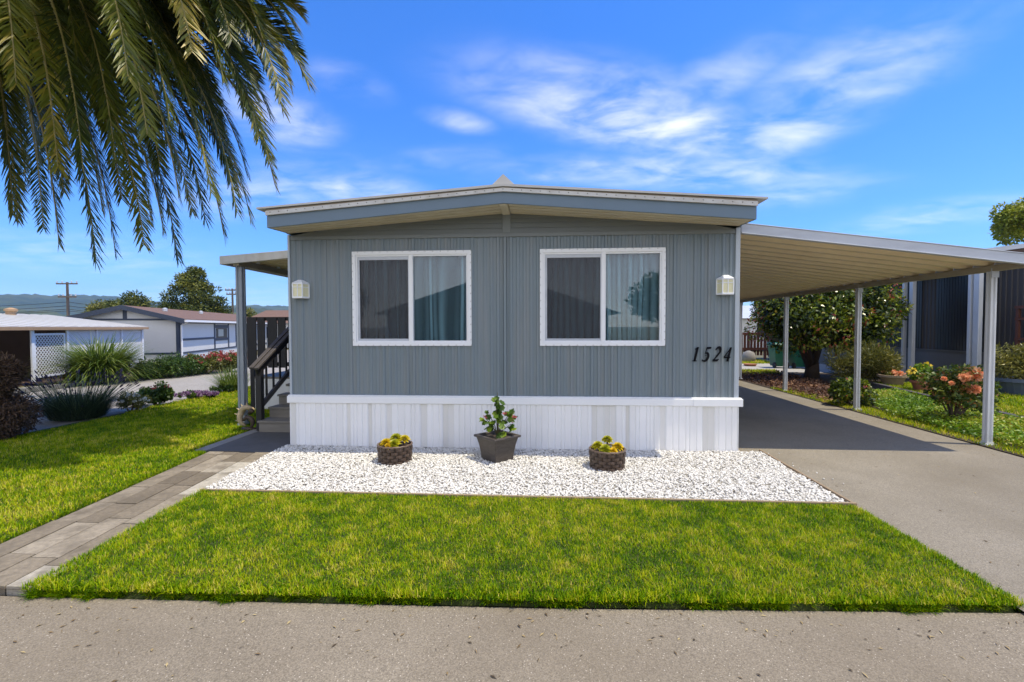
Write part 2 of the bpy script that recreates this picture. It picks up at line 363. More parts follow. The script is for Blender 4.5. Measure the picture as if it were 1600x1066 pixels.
m_gravelbed = mat('gravel_underlay', (0.42, 0.40, 0.36), 0.95, 0.5, 30, 0.4, 60)
m_board = mat('edging_timber', (0.30, 0.22, 0.14), 0.8, 0.4, 12, 0.15, 60)
m_wicker = mat('brown_wicker', (0.060, 0.034, 0.022), 0.42, 0.5, 20, 0.1, 120, tint_ramp=((0.0, (0.030, 0.018, 0.012)), (0.5, (0.065, 0.038, 0.025)), (1.0, (0.15, 0.10, 0.07))))
m_bronze = mat('bronze_plastic', (0.075, 0.062, 0.052), 0.45, 0.5, 14, 0.12, 70, stretch=(1, 1, 3), col2=(0.045, 0.035, 0.028))
m_frost = mat('frosted_lamp_glass', (0.78, 0.74, 0.48), 0.35, 0.2, 20, bump=0.2, bscale=90)
def leafmat(name, ramp, trans=0.3, rough=0.45, spec=0.4): return mat(name, (0.1, 0.1, 0.1), rough, 0.05, 4, trans=trans, spec=spec, tint_ramp=ramp)
m_palm = leafmat('palm_leaflets', ((0.0, (0.022, 0.026, 0.005)), (0.35, (0.056, 0.078, 0.008)), (0.7, (0.165, 0.180, 0.015)), (0.9, (0.30, 0.25, 0.025)), (1.0, (0.42, 0.31, 0.05))), 0.28, 0.42, 0.35)
m_rachis = mat('palm_stem', (0.30, 0.24, 0.06), 0.45, 0.3, 6)
m_bark = mat('brown_bark', (0.10, 0.07, 0.05), 0.9, 0.5, 9, 0.5, 30)
m_succ = leafmat('yellow_succulent', ((0.0, (0.30, 0.34, 0.015)), (0.5, (0.60, 0.50, 0.015)), (1.0, (0.78, 0.50, 0.02))), 0.25, 0.35)
m_geran = leafmat('geranium_leaves', ((0.0, (0.03, 0.075, 0.008)), (0.6, (0.10, 0.19, 0.012)), (1.0, (0.25, 0.33, 0.02))), 0.3)
m_pink = leafmat('pink_petals', ((0.0, (0.55, 0.05, 0.12)), (1.0, (0.85, 0.30, 0.36))), 0.3)
m_peach = leafmat('orange_petals', ((0.0, (0.85, 0.28, 0.10)), (1.0, (0.98, 0.60, 0.36))), 0.3)
m_yellowf = leafmat('yellow_petals', ((0.0, (0.75, 0.5, 0.02)), (1.0, (0.9, 0.75, 0.1))), 0.3)
m_purple = leafmat('purple_petals', ((0.0, (0.16, 0.06, 0.17)), (1.0, (0.36, 0.22, 0.36))), 0.3)
m_redf = leafmat('red_petals', ((0.0, (0.30, 0.03, 0.03)), (1.0, (0.50, 0.13, 0.10))), 0.3)
m_whitef = leafmat('white_petals', ((0.0, (0.6, 0.6, 0.5)), (1.0, (0.85, 0.85, 0.78))), 0.3)
m_brownleaf = leafmat('brown_shaggy_leaves', ((0.0, (0.060, 0.034, 0.018)), (0.6, (0.140, 0.080, 0.040)), (1.0, (0.26, 0.16, 0.085))), 0.15, 0.7)
m_darkleaf = leafmat('dark_glossy_leaves', ((0.0, (0.010, 0.024, 0.005)), (0.45, (0.050, 0.090, 0.008)), (0.75, (0.22, 0.28, 0.015)), (0.93, (0.42, 0.44, 0.05)), (1.0, (0.42, 0.10, 0.06))), 0.25, 0.3, 0.6)
m_conif = leafmat('conifer_foliage', ((0.0, (0.018, 0.035, 0.006)), (0.5, (0.085, 0.11, 0.012)), (1.0, (0.28, 0.27, 0.03))), 0.2, 0.6)
m_midleaf = leafmat('mid_green_leaves', ((0.0, (0.02, 0.05, 0.008)), (0.5, (0.06, 0.12, 0.012)), (1.0, (0.17, 0.24, 0.03))), 0.3)
m_olive = leafmat('yellow_olive_leaves', ((0.0, (0.05, 0.065, 0.015)), (0.5, (0.13, 0.15, 0.03)), (1.0, (0.28, 0.26, 0.05))), 0.3)
m_rosleaf = leafmat('rosemary_needles', ((0.0, (0.05, 0.065, 0.015)), (0.5, (0.19, 0.19, 0.03)), (1.0, (0.40, 0.35, 0.07))), 0.25)
m_lav = leafmat('lavender_stems', ((0.0, (0.02, 0.045, 0.022)), (0.5, (0.07, 0.115, 0.05)), (1.0, (0.24, 0.30, 0.16))), 0.2, 0.6)
m_lavtip = leafmat('lavender_heads', ((0.0, (0.02, 0.015, 0.035)), (1.0, (0.08, 0.06, 0.12))), 0.1, 0.7)
m_tall = leafmat('tall_grass_leaves', ((0.0, (0.03, 0.06, 0.008)), (0.5, (0.12, 0.19, 0.02)), (1.0, (0.36, 0.40, 0.10))), 0.35)
m_cover = leafmat('ground_cover_leaves', ((0.0, (0.04, 0.10, 0.004)), (0.5, (0.15, 0.28, 0.008)), (0.85, (0.32, 0.40, 0.02)), (1.0, (0.42, 0.34, 0.05))), 0.3)
m_mulch = mat('red_brown_mulch', (0.085, 0.045, 0.026), 0.95, 0.6, 18, 0.5, 50, col2=(0.022, 0.014, 0.010))
m_pebbles = mat('grey_side_gravel', (0.42, 0.40, 0.36), 0.95, 0.6, 40, 0.4, 60)
m_terra = mat('terracotta', (0.38, 0.15, 0.08), 0.8, 0.3, 12)
m_tanpot = mat('tan_stone_pot', (0.34, 0.26, 0.16), 0.8, 0.4, 12, 0.1)
m_bluepot = mat('slate_blue_tub', (0.10, 0.13, 0.19), 0.5, 0.3, 8)
m_bin = mat('green_bin_plastic', (0.01, 0.13, 0.07), 0.45, 0.15, 8)
m_rubber = mat('black_rubber', (0.02, 0.02, 0.02), 0.7, 0.2, 10)
m_nbwall = mat('dark_brown_siding', (0.065, 0.055, 0.050), 0.55, 0.3, 3, stretch=(1, 4, 0.3))
m_nbskirt = mat('taupe_skirting', (0.15, 0.135, 0.115), 0.6, 0.2, 4, stretch=(1, 4, 0.3))
m_nbdark = mat('dark_screen_panel', (0.016, 0.015, 0.016), 0.35, 0.3, 4)
m_redwood = mat('red_brown_timber', (0.16, 0.055, 0.03), 0.65, 0.4, 7, 0.1)
m_nwhite = mat('neighbour_white_panels', (0.70, 0.69, 0.665), 0.6, 0.12, 1.5, 0.05, 10)
m_ntrim = mat('navy_trim', (0.035, 0.05, 0.085), 0.5, 0.2, 4)
m_shingle = mat('brown_shingles', (0.19, 0.112, 0.078), 0.85, 0.5, 8, 0.4, 14, col2=(0.115, 0.068, 0.048))
m_tanboard = mat('tan_fascia_board', (0.42, 0.27, 0.15), 0.7, 0.3, 6)
m_inside = mat('brown_interior', (0.10, 0.06, 0.04), 0.8, 0.4, 3)
m_polewood = mat('grey_pole_timber', (0.17, 0.13, 0.10), 0.85, 0.4, 6, stretch=(4, 4, 0.5))
m_wire = mat('black_cable', (0.02, 0.02, 0.022), 0.6, 0.1, 6)
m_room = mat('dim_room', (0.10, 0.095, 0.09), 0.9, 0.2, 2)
m_curtain = mat('pale_curtain', (0.86, 0.88, 0.88), 0.9, 0.10, 8, stretch=(6, 1, 0.3))
m_plaster = mat('tan_driftwood', (0.50, 0.39, 0.24), 0.7, 0.5, 14, 0.2, 50)
m_ornbrown = mat('dark_brown_wood', (0.07, 0.045, 0.03), 0.6, 0.4, 14)
m_hedge_base = mat('hill_forest', (0.050, 0.075, 0.030), 0.95, 0.6, 0.03, 0.0, 1, col2=(0.012, 0.026, 0.014), dirt=((0.10, 0.11, 0.04), 0.006, 0.8, (1, 1, 1)))

def glass_mat(name, tint, ior):
    m = bpy.data.materials.new(name); m.use_nodes = True; t = m.node_tree; t.nodes.clear()
    tr = N(t, 'ShaderNodeBsdfTransparent'); tr.inputs['Color'].default_value = (*tint, 1)
    gl = N(t, 'ShaderNodeBsdfGlossy'); gl.inputs['Roughness'].default_value = 0.004; gl.inputs['Color'].default_value = (0.95, 0.97, 1, 1)
    fr = N(t, 'ShaderNodeFresnel'); fr.inputs['IOR'].default_value = ior
    ms = N(t, 'ShaderNodeMixShader'); wire(t, fr.outputs[0], ms.inputs[0]); wire(t, tr.outputs[0], ms.inputs[1]); wire(t, gl.outputs[0], ms.inputs[2])
    o = N(t, 'ShaderNodeOutputMaterial'); wire(t, ms.outputs[0], o.inputs['Surface'])
    return m
def sheer_mat():
    m = bpy.data.materials.new('sheer_curtain'); m.use_nodes = True; t = m.node_tree; b = t.nodes['Principled BSDF']; b.inputs['Base Color'].default_value = (0.90, 0.91, 0.90, 1); b.inputs['Roughness'].default_value = 0.9
    lw = N(t, 'ShaderNodeLayerWeight'); lw.inputs['Blend'].default_value = 0.5
    mr = N(t, 'ShaderNodeMapRange'); mr.inputs[1].default_value = 0.0; mr.inputs[2].default_value = 0.42; mr.inputs[3].default_value = 0.24; mr.inputs[4].default_value = 1.0; wire(t, lw.outputs['Facing'], mr.inputs[0])
    tr = N(t, 'ShaderNodeBsdfTransparent'); ms = N(t, 'ShaderNodeMixShader'); wire(t, mr.outputs[0], ms.inputs[0]); wire(t, tr.outputs[0], ms.inputs[1]); wire(t, b.outputs[0], ms.inputs[2])
    wire(t, ms.outputs[0], t.nodes['Material Output'].inputs['Surface']); return m
m_curtain = sheer_mat()
m_glass = glass_mat('window_glass', (0.66, 0.90, 1.0), 1.95)
def screen_mat():
    m = bpy.data.materials.new('insect_screen_mesh'); m.use_nodes = True; t = m.node_tree; t.nodes.clear()
    tr = N(t, 'ShaderNodeBsdfTransparent'); tr.inputs['Color'].default_value = (1, 1, 1, 1)
    df = N(t, 'ShaderNodeBsdfDiffuse'); df.inputs['Color'].default_value = (0.075, 0.072, 0.080, 1)
    ms = N(t, 'ShaderNodeMixShader'); ms.inputs[0].default_value = 0.55
    wire(t, tr.outputs[0], ms.inputs[1]); wire(t, df.outputs[0], ms.inputs[2])
    o = N(t, 'ShaderNodeOutputMaterial'); wire(t, ms.outputs[0], o.inputs['Surface'])
    return m
m_screen = screen_mat()

# ------------------------------------------------------------------ plant builders (numpy)
def unit(v): return v / np.maximum(np.linalg.norm(v, axis=-1, keepdims=True), 1e-9)
def rand_dirs(n, r=rng): return unit(r.normal(size=(n, 3)))
def leaves(P, D, Nn, L, W, fold=0.15):
    """diamond leaves; returns V,F"""
    n = len(P); D = unit(D); S = unit(np.cross(D, Nn)); U = np.cross(S, D)
    L = np.broadcast_to(np.asarray(L, float), (n,))[:, None]; W = np.broadcast_to(np.asarray(W, float), (n,))[:, None]
    mid = P + D * L * 0.48
    V = np.stack([P, mid + S * W / 2 + U * W * fold, P + D * L - U * L * 0.08, mid - S * W / 2 + U * W * fold], 1).reshape(-1, 3)
    return V, np.arange(4 * n).reshape(n, 4)
def cloud(name, mat_, parent, blobs, n, L, W, tint_shift=0.0, droop=0.2, shell=0.55, r=rng, jitter=0.7, clump=0.22, origin=None, seedt=None):
    """foliage: leaves spread through overlapping blobs; blobs = [(centre, (rx,ry,rz))]"""
    cs = np.array([b[0] for b in blobs], float); rs = np.array([b[1] for b in blobs], float)
    wgt = (rs.prod(1)) ** (2 / 3); wgt /= wgt.sum()
    bi = r.choice(len(blobs), n, p=wgt)
    d = rand_dirs(n, r); rad = shell + (1 - shell) * r.rand(n) ** 0.6
    P = cs[bi] + d * rs[bi] * rad[:, None]
    D = unit(d * 0.7 + r.normal(size=(n, 3)) * jitter - np.array([0, 0, droop]))
    Nn = unit(d + r.normal(size=(n, 3)) * 0.5 + np.array([0, 0, 0.4]))
    l = L * (0.6 + 0.8 * r.rand(n)); ww = W * (0.7 + 0.6 * r.rand(n))
    V, F = leaves(P, D, Nn, l, ww)
    bt = r.uniform(-clump, clump, len(blobs))
    t = np.clip(0.45 + tint_shift + bt[bi] + r.normal(size=n) * 0.2, 0, 1)
    return mesh_np(name, V, F, mat_, parent, tint=t, origin=origin)
def subblobs(c, rad, n, size, r=rng, squash=1.0, low=-0.6):
    out = []
    for i in range(n):
        d = rand_dirs(1, r)[0]
        d[2] = max(d[2], low)
        k = r.uniform(0.55, 1.0); s = size * r.uniform(0.6, 1.25)
        out.append((np.array(c) + d * np.array(rad) * k, (s, s, s * squash)))
    return out
def blades(P, H, Wd, lean, curve, az=None, r=rng, seg=2):
    """grass blades: tapered ribbons; returns V,F (quads)"""
    n = len(P); H = np.broadcast_to(np.asarray(H, float), (n,)); Wd = np.broadcast_to(np.asarray(Wd, float), (n,))
    lean = np.broadcast_to(np.asarray(lean, float), (n,)); curve = np.broadcast_to(np.asarray(curve, float), (n,))
    if az is None: az = r.rand(n) * 2 * np.pi
    out = np.stack([np.cos(az), np.sin(az), np.zeros(n)], 1); sd_ = np.stack([-np.sin(az), np.cos(az), np.zeros(n)], 1)
    rows = []; p = np.array(P, float); a = lean.copy()
    for k in range(seg + 1):
        wk = Wd * (1 - k / seg) ** 0.7 + Wd * 0.06
        rows.append(p - sd_ * (wk / 2)[:, None]); rows.append(p + sd_ * (wk / 2)[:, None])
        if k < seg:
            st = (H / seg)[:, None]
            p = p + (out * np.sin(a)[:, None] + np.array([0, 0, 1]) * np.cos(a)[:, None]) * st
            a = a + curve / seg
    m = 2 * (seg + 1)
    V = np.stack(rows, 1).reshape(-1, 3)
    f = np.array([[2 * k, 2 * k + 1, 2 * k + 3, 2 * k + 2] for k in range(seg)])
    F = (np.arange(n)[:, None, None] * m + f[None]).reshape(-1, 4)
    return V, F
def in_poly(x, y, poly):
    c = np.zeros(len(x), bool); n = len(poly)
    for i in range(n):
        x1, y1 = poly[i]; x2, y2 = poly[(i + 1) % n]
        t = ((y1 > y) != (y2 > y)) & (x < (x2 - x1) * (y - y1) / (y2 - y1 + 1e-12) + x1); c ^= t
    return c
def poly_pts(poly, dens, r=rng):
    a = np.array(poly); lo = a.min(0); hi = a.max(0); n = int(dens * np.prod(hi - lo))
    p = lo + r.rand(n, 2) * (hi - lo); return p[in_poly(p[:, 0], p[:, 1], poly)]
def vnoise(x, y, s, seed=0):
    """smooth value noise"""
    rr = np.random.RandomState(seed); g = rr.rand(64, 64)
    x = x * s; y = y * s; xi = np.floor(x).astype(int); yi = np.floor(y).astype(int); fx = x - xi; fy = y - yi
    fx = fx * fx * (3 - 2 * fx); fy = fy * fy * (3 - 2 * fy)
    q = lambda i, j: g[i % 64, j % 64]
    return (q(xi, yi) * (1 - fx) + q(xi + 1, yi) * fx) * (1 - fy) + (q(xi, yi + 1) * (1 - fx) + q(xi + 1, yi + 1) * fx) * fy

# ================================================================== SETTING
def flat(name, poly, z, mat_):
    b = MB(); b.sheet([(x, y, z) for x, y in poly]); return tag(b.build(name, mat_), kind='structure')
flat('ground', [(-4000, -4000), (4000, -4000), (4000, 5000), (-4000, 5000)], -0.09, m_ground)
flat('street', [(-60, -3.9), (-3.04, -3.99), (0.6, -3.9), (3.64, -3.76), (60, -3.0), (60, -12.5), (-60, -12.5)], -0.035, m_street)
flat('side_road', [(-14.6, -3.9), (-8.45, -3.9), (-8.55, 6), (-8.9, 45), (-24.5, 45), (-14.2, 7.0)], -0.030, m_road)
flat('driveway', [(3.36, 16), (3.36, 0.04), (3.69, 0.04), (3.67, -2.1), (3.62, -3.86), (9.8, -3.9), (7.2, -0.4), (7.24, 16)], -0.012, m_drive)
flat('lawn_soil', [(-8.45, -3.95), (-4.0, -3.95), (-4.34, -0.5), (-4.6, 1), (-4.6, 14), (-8.6, 14)], 0.0, m_turf)
b = MB(); b.hexa([(-3.05, -3.97, -0.06), (3.63, -3.73, -0.06), (3.66, -2.08, -0.06), (-3.24, -2.075, -0.06), (-2.99, -3.90, 0.022), (3.57, -3.68, 0.022), (3.64, -2.085, 0.022), (-3.22, -2.085, 0.022)])
tag(b.build('lawn_bed', m_turf), kind='structure')
b = MB(); b.prism([(-3.25, -2.04), (3.66, -2.06), (3.68, 0.02), (-3.40, 0.02), (-3.42, -0.47)], -0.06, 0.004)
tag(b.build('gravel_underlay', m_gravelbed), kind='structure')
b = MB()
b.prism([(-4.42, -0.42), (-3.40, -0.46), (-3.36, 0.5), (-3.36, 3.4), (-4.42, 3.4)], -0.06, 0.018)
tag(b.build('porch_pad', mat('pad_painted_shade', (0.105, 0.10, 0.095), 0.9, 0.4, 8, 0.3, 110, dirt=((0.16, 0.15, 0.14), 2, 0.5, (1, 1, 1)))), kind='structure')  # canopy shade put into the pad's dark colour
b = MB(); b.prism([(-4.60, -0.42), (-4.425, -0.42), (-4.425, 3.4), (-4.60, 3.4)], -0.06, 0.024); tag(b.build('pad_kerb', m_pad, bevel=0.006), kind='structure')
b = MB(); b.sheet([(7.24, -0.4, -0.006), (15, -1.2, -0.006), (15, 16, -0.006), (7.24, 16, -0.006)])
tag(b.build('garden_soil', m_soil), kind='structure')
# --- paved path: four rows of concrete pavers of two tones
b = MB(); r_ = np.random.RandomState(3)
cols = [(-4.00 + 0.07, 0.235), (-3.765 + 0.07, 0.235), (-3.53 + 0.07, 0.235), (-3.295 + 0.07, 0.235)]
for ci, (x0, wd) in enumerate(cols):
    y = -3.98 - r_.uniform(0.0, 0.25)
    while y < -0.5:
        ln = r_.choice([0.46, 0.47, 0.60, 0.75]); y1 = min(y + ln, -0.475); ya = max(y, -3.97)
        if y1 - ya > 0.05:
            sk = lambda Y: -0.115 * (Y + 3.97)
            g = 0.005; z = 0.022 + r_.uniform(-0.004, 0.004)
            b.hexa([(x0 + sk(ya) + g, ya + g, -0.05), (x0 + wd + sk(ya) - g, ya + g, -0.05), (x0 + wd + sk(y1) - g, y1 - g, -0.05), (x0 + sk(y1) + g, y1 - g, -0.05),
                    (x0 + sk(ya) + g, ya + g, z), (x0 + wd + sk(ya) - g, ya + g, z), (x0 + wd + sk(y1) - g, y1 - g, z), (x0 + sk(y1) + g, y1 - g, z)],
                   float(np.clip((0.66 if ci in (0, 3) else 0.3) + r_.normal() * 0.30, 0, 1)))
        y = y1 if y1 < -0.48 else 0
tag(b.build('path', m_paver, bevel=0.003), kind='structure')
flat('path_bed', [(-3.95, -3.97), (-3.0, -3.97), (-3.4, -0.47), (-4.33, -0.47)], 0.003, m_soil)
# --- hills far to the north-west
def ridge(name, R0, R1, prof, a0, a1, seed):
    na, nr_ = 420, 26; az = np.linspace(a0, a1, na); rr = np.linspace(R0, R1, nr_)
    A, RR = np.meshgrid(az, rr, indexing='ij'); t = (RR - R0) / (R1 - R0)
    H = np.interp(np.degrees(A), prof[0], prof[1])
    X = CAM[0] + RR * np.sin(A); Y = CAM[1] + RR * np.cos(A)
    h = H * np.sin(np.clip(t * 1.25, 0, 1) * np.pi / 2) ** 1.2 * (1 - np.clip((t - 0.8) / 0.2, 0, 1) * 0.5)
    h = h + (vnoise(X, Y, 1 / 180., seed) - 0.5) * 34 * t + (vnoise(X, Y, 1 / 45., seed + 1) - 0.5) * 12 * t + (vnoise(X, Y, 1 / 11., seed + 2) - 0.2) * 8 * np.minimum(1, t * 3)
    V = np.stack([X, Y, np.where(t <= 0, -5, h)], -1).reshape(-1, 3)
    i, j = np.meshgrid(np.arange(na - 1), np.arange(nr_ - 1), indexing='ij'); k = (i * nr_ + j).ravel()
    o = mesh_np(name, V, np.stack([k, k + nr_, k + nr_ + 1, k + 1], 1), m_hedge_base, smooth=False); tag(o, kind='structure'); return o
ridge('hills', 1300, 2300, ([-75, -50, -46, -42, -38, -34, -28, -10, 30, 60], [98, 98, 100, 94, 86, 78, 80, 66, 48, 40]), R(-72), R(60), 5)
ridge('foothills', 600, 1100, ([-75, -50, -44, -38, -33, -28, 0, 60], [16, 18, 16, 22, 30, 28, 18, 12]), R(-72), R(60), 15)

# ================================================================== MOBILE HOME
XL, XR = -3.35, 3.35
HLEN = 15.0
home = thing('mobile_home', 'grey corrugated mobile home with white skirting and house number 1524', 'house', (0, 0, 0))
ZS, ZT = 0.80, 3.16
WINS = [(-2.345, -2.345 + 1.817, 1.548, 2.970), (0.489, 0.489 + 1.817, 1.548, 2.970)]
# corrugated front siding with real openings
def siding_profile(x0, x1, period, flat_a, depth, r):
    xs = [x0]; ys = [0.0]; x = x0; base_d = depth
    while x < x1 - 1e-4:
        p = period * r.uniform(0.90, 1.10); depth = base_d * r.choice([0.6, 0.9, 1.0, 1.25])
        for (f, dy_) in ((flat_a, 0), (flat_a + 0.13, -depth), (0.86, -depth * 0.8), (1.0, 0)):
            q = x + p * f
            if q < x1: xs.append(q); ys.append(dy_)
        x += p
    xs.append(x1); ys.append(0.0)
    return np.array(xs), np.array(ys)
xs, ys = siding_profile(XL + 0.03, XR - 0.03, 0.098, 0.42, 0.017, np.random.RandomState(2))
extra = [e for w_ in WINS for e in (w_[0] + 0.04, w_[1] - 0.04)]
ex = np.array(extra); ey = np.interp(ex, xs, ys)
xs = np.concatenate([xs, ex]); ys = np.concatenate([ys, ey]); o_ = np.argsort(xs); xs = xs[o_]; ys = ys[o_]
b = MB()
for i in range(len(xs) - 1):
    xa, xb = xs[i], xs[i + 1]; xm = (xa + xb) / 2
    if xb - xa < 1e-6: continue
    segs = [(ZS - 0.02, ZT)]
    for w_ in WINS:
        if w_[0] + 0.04 < xm < w_[1] - 0.04: segs = [(ZS - 0.02, w_[2] + 0.04), (w_[3] - 0.04, ZT)]
    for za, zb in segs:
        b.add([(xa, ys[i], za), (xb, ys[i + 1], za), (xb, ys[i + 1], zb), (xa, ys[i], zb)], [(0, 1, 2, 3)])
b.build('wall', m_siding, home)
# shell of the house behind the siding
b = MB()
b.box((XL, 0.03, ZS - 0.1), (XL + 0.05, HLEN, 3.24)); b.box((XR - 0.05, 0.03, ZS - 0.1), (XR, HLEN, 3.24)); b.box((XL + 0.05, HLEN - 0.05, ZS - 0.1), (XR - 0.05, HLEN, 3.24))
b.build('side_wall', m_siding, home)
for xa, xb in ((XL - 0.004, XL + 0.030), (XR - 0.06, XR + 0.004)):
    b = MB(); b.box((xa, -0.022, ZS - 0.02), (xb, 0.028, 3.24)); b.build('corner_trim', m_corner, home, bevel=0.004)
# centre seam where the two halves meet
b = MB(); b.box((-0.075, -0.016, ZS - 0.01), (-0.062, 0.0, ZT)); b.box((0.005, -0.015, ZS - 0.01), (0.014, 0.0, ZT))
b.build('seam_strip', m_siding, home)
# gable: horizontal lap boards under the eave
b = MB()
nb = 4; zb = [3.215, 3.29, 3.365, 3.43, 3.52]
def soff(x): return 3.262 + (3.50 - 3.262) * (1 - abs(x) / XR)
for k in range(nb):
    z0, z1 = zb[k], zb[k + 1]
    for sgn in (-1, 1):
        # board clipped by the sloping soffit
        def lim(z): return max(0.0, min(XR - 0.05, XR * (1 - (z - 3.262) / (3.50 - 3.262)))) if z > 3.262 else XR - 0.05
        xa0, xa1 = lim(z0), lim(min(z1, 3.5))
        if xa0 < 0.12: continue
        b.add([(sgn * 0.06, -0.026, z0), (sgn * xa0, -0.026, z0), (sgn * xa1, -0.008, min(z1, 3.5)), (sgn * 0.06, -0.008, min(z1, 3.5)),
               (sgn * 0.06, 0.0, z0), (sgn * xa0, 0.0, z0)], [(0, 1, 2, 3), (0, 1, 5, 4)])
b.build('gable_siding', m_gable, home)
b = MB(); b.box((-0.06, -0.03, 3.215), (0.06, 0.0, 3.50)); b.build('gable_seam', m_gable, home, bevel=0.003)
b = MB(); b.box((XL + 0.046, -0.032, ZT - 0.002), (XR - 0.071, 0.0, 3.214)); b.build('belt_trim', m_gable, home, bevel=0.006)
# skirting: ribbed white sheets, some panels dulled
b = MB(); r_ = np.random.RandomState(11); x = XL + 0.01
SK = -0.045
while x < XR - 0.012:
    wp = r_.choice([0.085, 0.085, 0.10, 0.055]); x1 = min(x + wp, XR - 0.012)
    dull = r_.rand() < 0.15; tnt = r_.uniform(0.3, 0.55) if dull else r_.uniform(0.7, 1.0)
    yy = SK + (0.012 if dull else 0.0); e = min(0.012, (x1 - x) / 4)
    pts = [(x, SK + 0.006), (x + e, yy - 0.006 * (not dull)), (x1 - e, yy - 0.006 * (not dull)), (x1, SK + 0.006)]
    for q in range(3):
        (ax, ay), (bx_, by) = pts[q], pts[q + 1]
        b.add([(ax, ay, 0.015), (bx_, by, 0.015), (bx_, by, 0.70), (ax, ay, 0.70)], [(0, 1, 2, 3)], tnt)
    x = x1
b.add([(XR - 0.012, SK + 0.006, 0.0), (XR, SK + 0.006, 0.0), (XR, SK + 0.006, 0.7), (XR - 0.012, SK + 0.006, 0.7)], [(0, 1, 2, 3)], 0.8)
b.add([(XR, SK + 0.006, 0.0), (XR, HLEN, 0.0), (XR, HLEN, 0.7), (XR, SK + 0.006, 0.7)], [(0, 1, 2, 3)], 0.8)
b.add([(XL, HLEN, 0.0), (XL, SK + 0.006, 0.0), (XL, SK + 0.006, 0.7), (XL, HLEN, 0.7)], [(0, 1, 2, 3)], 0.8)
b.add([(XL, SK + 0.006, 0.0), (XL + 0.012, SK + 0.006, 0.0), (XL + 0.012, SK + 0.006, 0.7), (XL, SK + 0.006, 0.7)], [(0, 1, 2, 3)], 0.8)
b.build('skirting', m_skirt, home)
b = MB(); b.box((XL - 0.03, SK - 0.022, 0.675), (2.72, 0.02, 0.778)); b.box((2.70, SK - 0.028, 0.672), (XR + 0.05, 0.02, 0.782)); b.box((XL - 0.02, SK - 0.012, 0.7785), (XR + 0.04, 0.0, 0.797))
b.build('skirting_cap', m_vinyl, home, bevel=0.008)
# roof
EY = -0.60; TX = 3.44
def rz(x, zr, ze): return zr + (ze - zr) * abs(x) / TX
b = MB()
for sgn in (-1, 1):
    b.hexa([(0, EY - 0.05, 3.715), (sgn * TX, EY - 0.05, 3.475), (sgn * TX, HLEN + 0.3, 3.475), (0, HLEN + 0.3, 3.715),
            (0, EY - 0.05, 3.748), (sgn * TX, EY - 0.05, 3.498), (sgn * TX, HLEN + 0.3, 3.498), (0, HLEN + 0.3, 3.748)])
b.build('roof', m_roof, home)
b = MB(); b.add([(-0.165, -0.60, 3.738), (0.165, -0.60, 3.738), (0, -0.60, 3.892), (-0.165, HLEN, 3.738), (0.165, HLEN, 3.738), (0, HLEN, 3.892)], [(0, 1, 2), (3, 5, 4), (0, 2, 5, 3), (1, 4, 5, 2)])
b.build('ridge_cap', m_roof, home)
BX = 3.32
def sl(x, zr, ze): return zr + (ze - zr) * abs(x) / BX
def band(b, y0, y1, zt0, zt1, zb0, zb1):   # strip following the roof pitch: ridge/eave tops and bottoms
    for sgn in (-1, 1):
        b.hexa([(0, y0, zb0), (sgn * BX, y0, zb1), (sgn * BX, y1, zb1), (0, y1, zb0), (0, y0, zt0), (sgn * BX, y0, zt1), (sgn * BX, y1, zt1), (0, y1, zt0)])
b = MB(); band(b, EY - 0.02, EY - 0.002, 3.7135, 3.4740, 3.700, 3.452); b.build('roof_flashing', m_rust, home)
b = MB(); band(b, EY - 0.035, EY - 0.001, 3.699, 3.450, 3.652, 3.392); b.mi = 1
for x in np.arange(-3.25, 3.26, 0.125):
    z = sl(x, 3.680, 3.427); b.lathe((x, EY - 0.036, z), [(0.0001, -0.008), (0.008, 0), (0.0001, 0.008)], 6)
b.build('roof_edge', [m_drip, m_screw], home)
b = MB(); band(b, EY, EY + 0.03, 3.651, 3.391, 3.500, 3.225); b.build('fascia', m_trim, home, bevel=0.003)
b = MB()
for sgn in (-1, 1):
    b.hexa([(sgn * BX, EY + 0.03, 3.225), (sgn * (BX - 0.02), EY + 0.03, 3.225), (sgn * (XR - 0.01), 0.0, 3.262), (sgn * XR, 0.0, 3.262),
            (sgn * BX, EY + 0.03, 3.470), (sgn * (BX - 0.02), EY + 0.03, 3.470), (sgn * (XR - 0.01), 0.0, 3.474), (sgn * XR, 0.0, 3.474)])
    b.box((sgn * XR, 0.0, 3.262), (sgn * (XR + 0.03), HLEN, 3.474))
b.build('eave_return', m_trim, home)
b = MB()
nst = 7
for sgn in (-1, 1):
    for k in range(nst):  # soffit in narrow planks parallel to the fascia
        ya = EY + 0.03 + (0 - EY - 0.03) * k / nst; yb = EY + 0.03 + (0 - EY - 0.03) * (k + 1) / nst - 0.006
        za = (3.500 + (3.502 - 3.5) * k / nst); ze = 3.225 + (3.262 - 3.225) * k / nst; ze2 = 3.225 + (3.262 - 3.225) * (k + 1) / nst
        xe = BX + (XR - BX) * k / nst - 0.02; lift = 0.006 * (k % 2)
        b.hexa([(sgn * 0.06, ya, za + lift), (sgn * xe, ya, ze + lift), (sgn * xe, yb, ze2 + lift), (sgn * 0.06, yb, za + lift),
                (sgn * 0.06, ya, za + .02), (sgn * xe, ya, ze + .02), (sgn * xe, yb, ze2 + .02), (sgn * 0.06, yb, za + .02)])
    b.add([(sgn * 0.06, EY + 0.03, 3.525), (sgn * 3.29, EY + 0.03, 3.25), (sgn * 3.29, 0.0, 3.287), (sgn * 0.06, 0.0, 3.525)], [(0, 1, 2, 3)])
b.build('soffit', m_cream, home)
b = MB(); b.box((-0.055, EY + 0.031, 3.478), (0.055, -0.031, 3.52)); b.build('ridge_beam', m_cream, home, bevel=0.004)

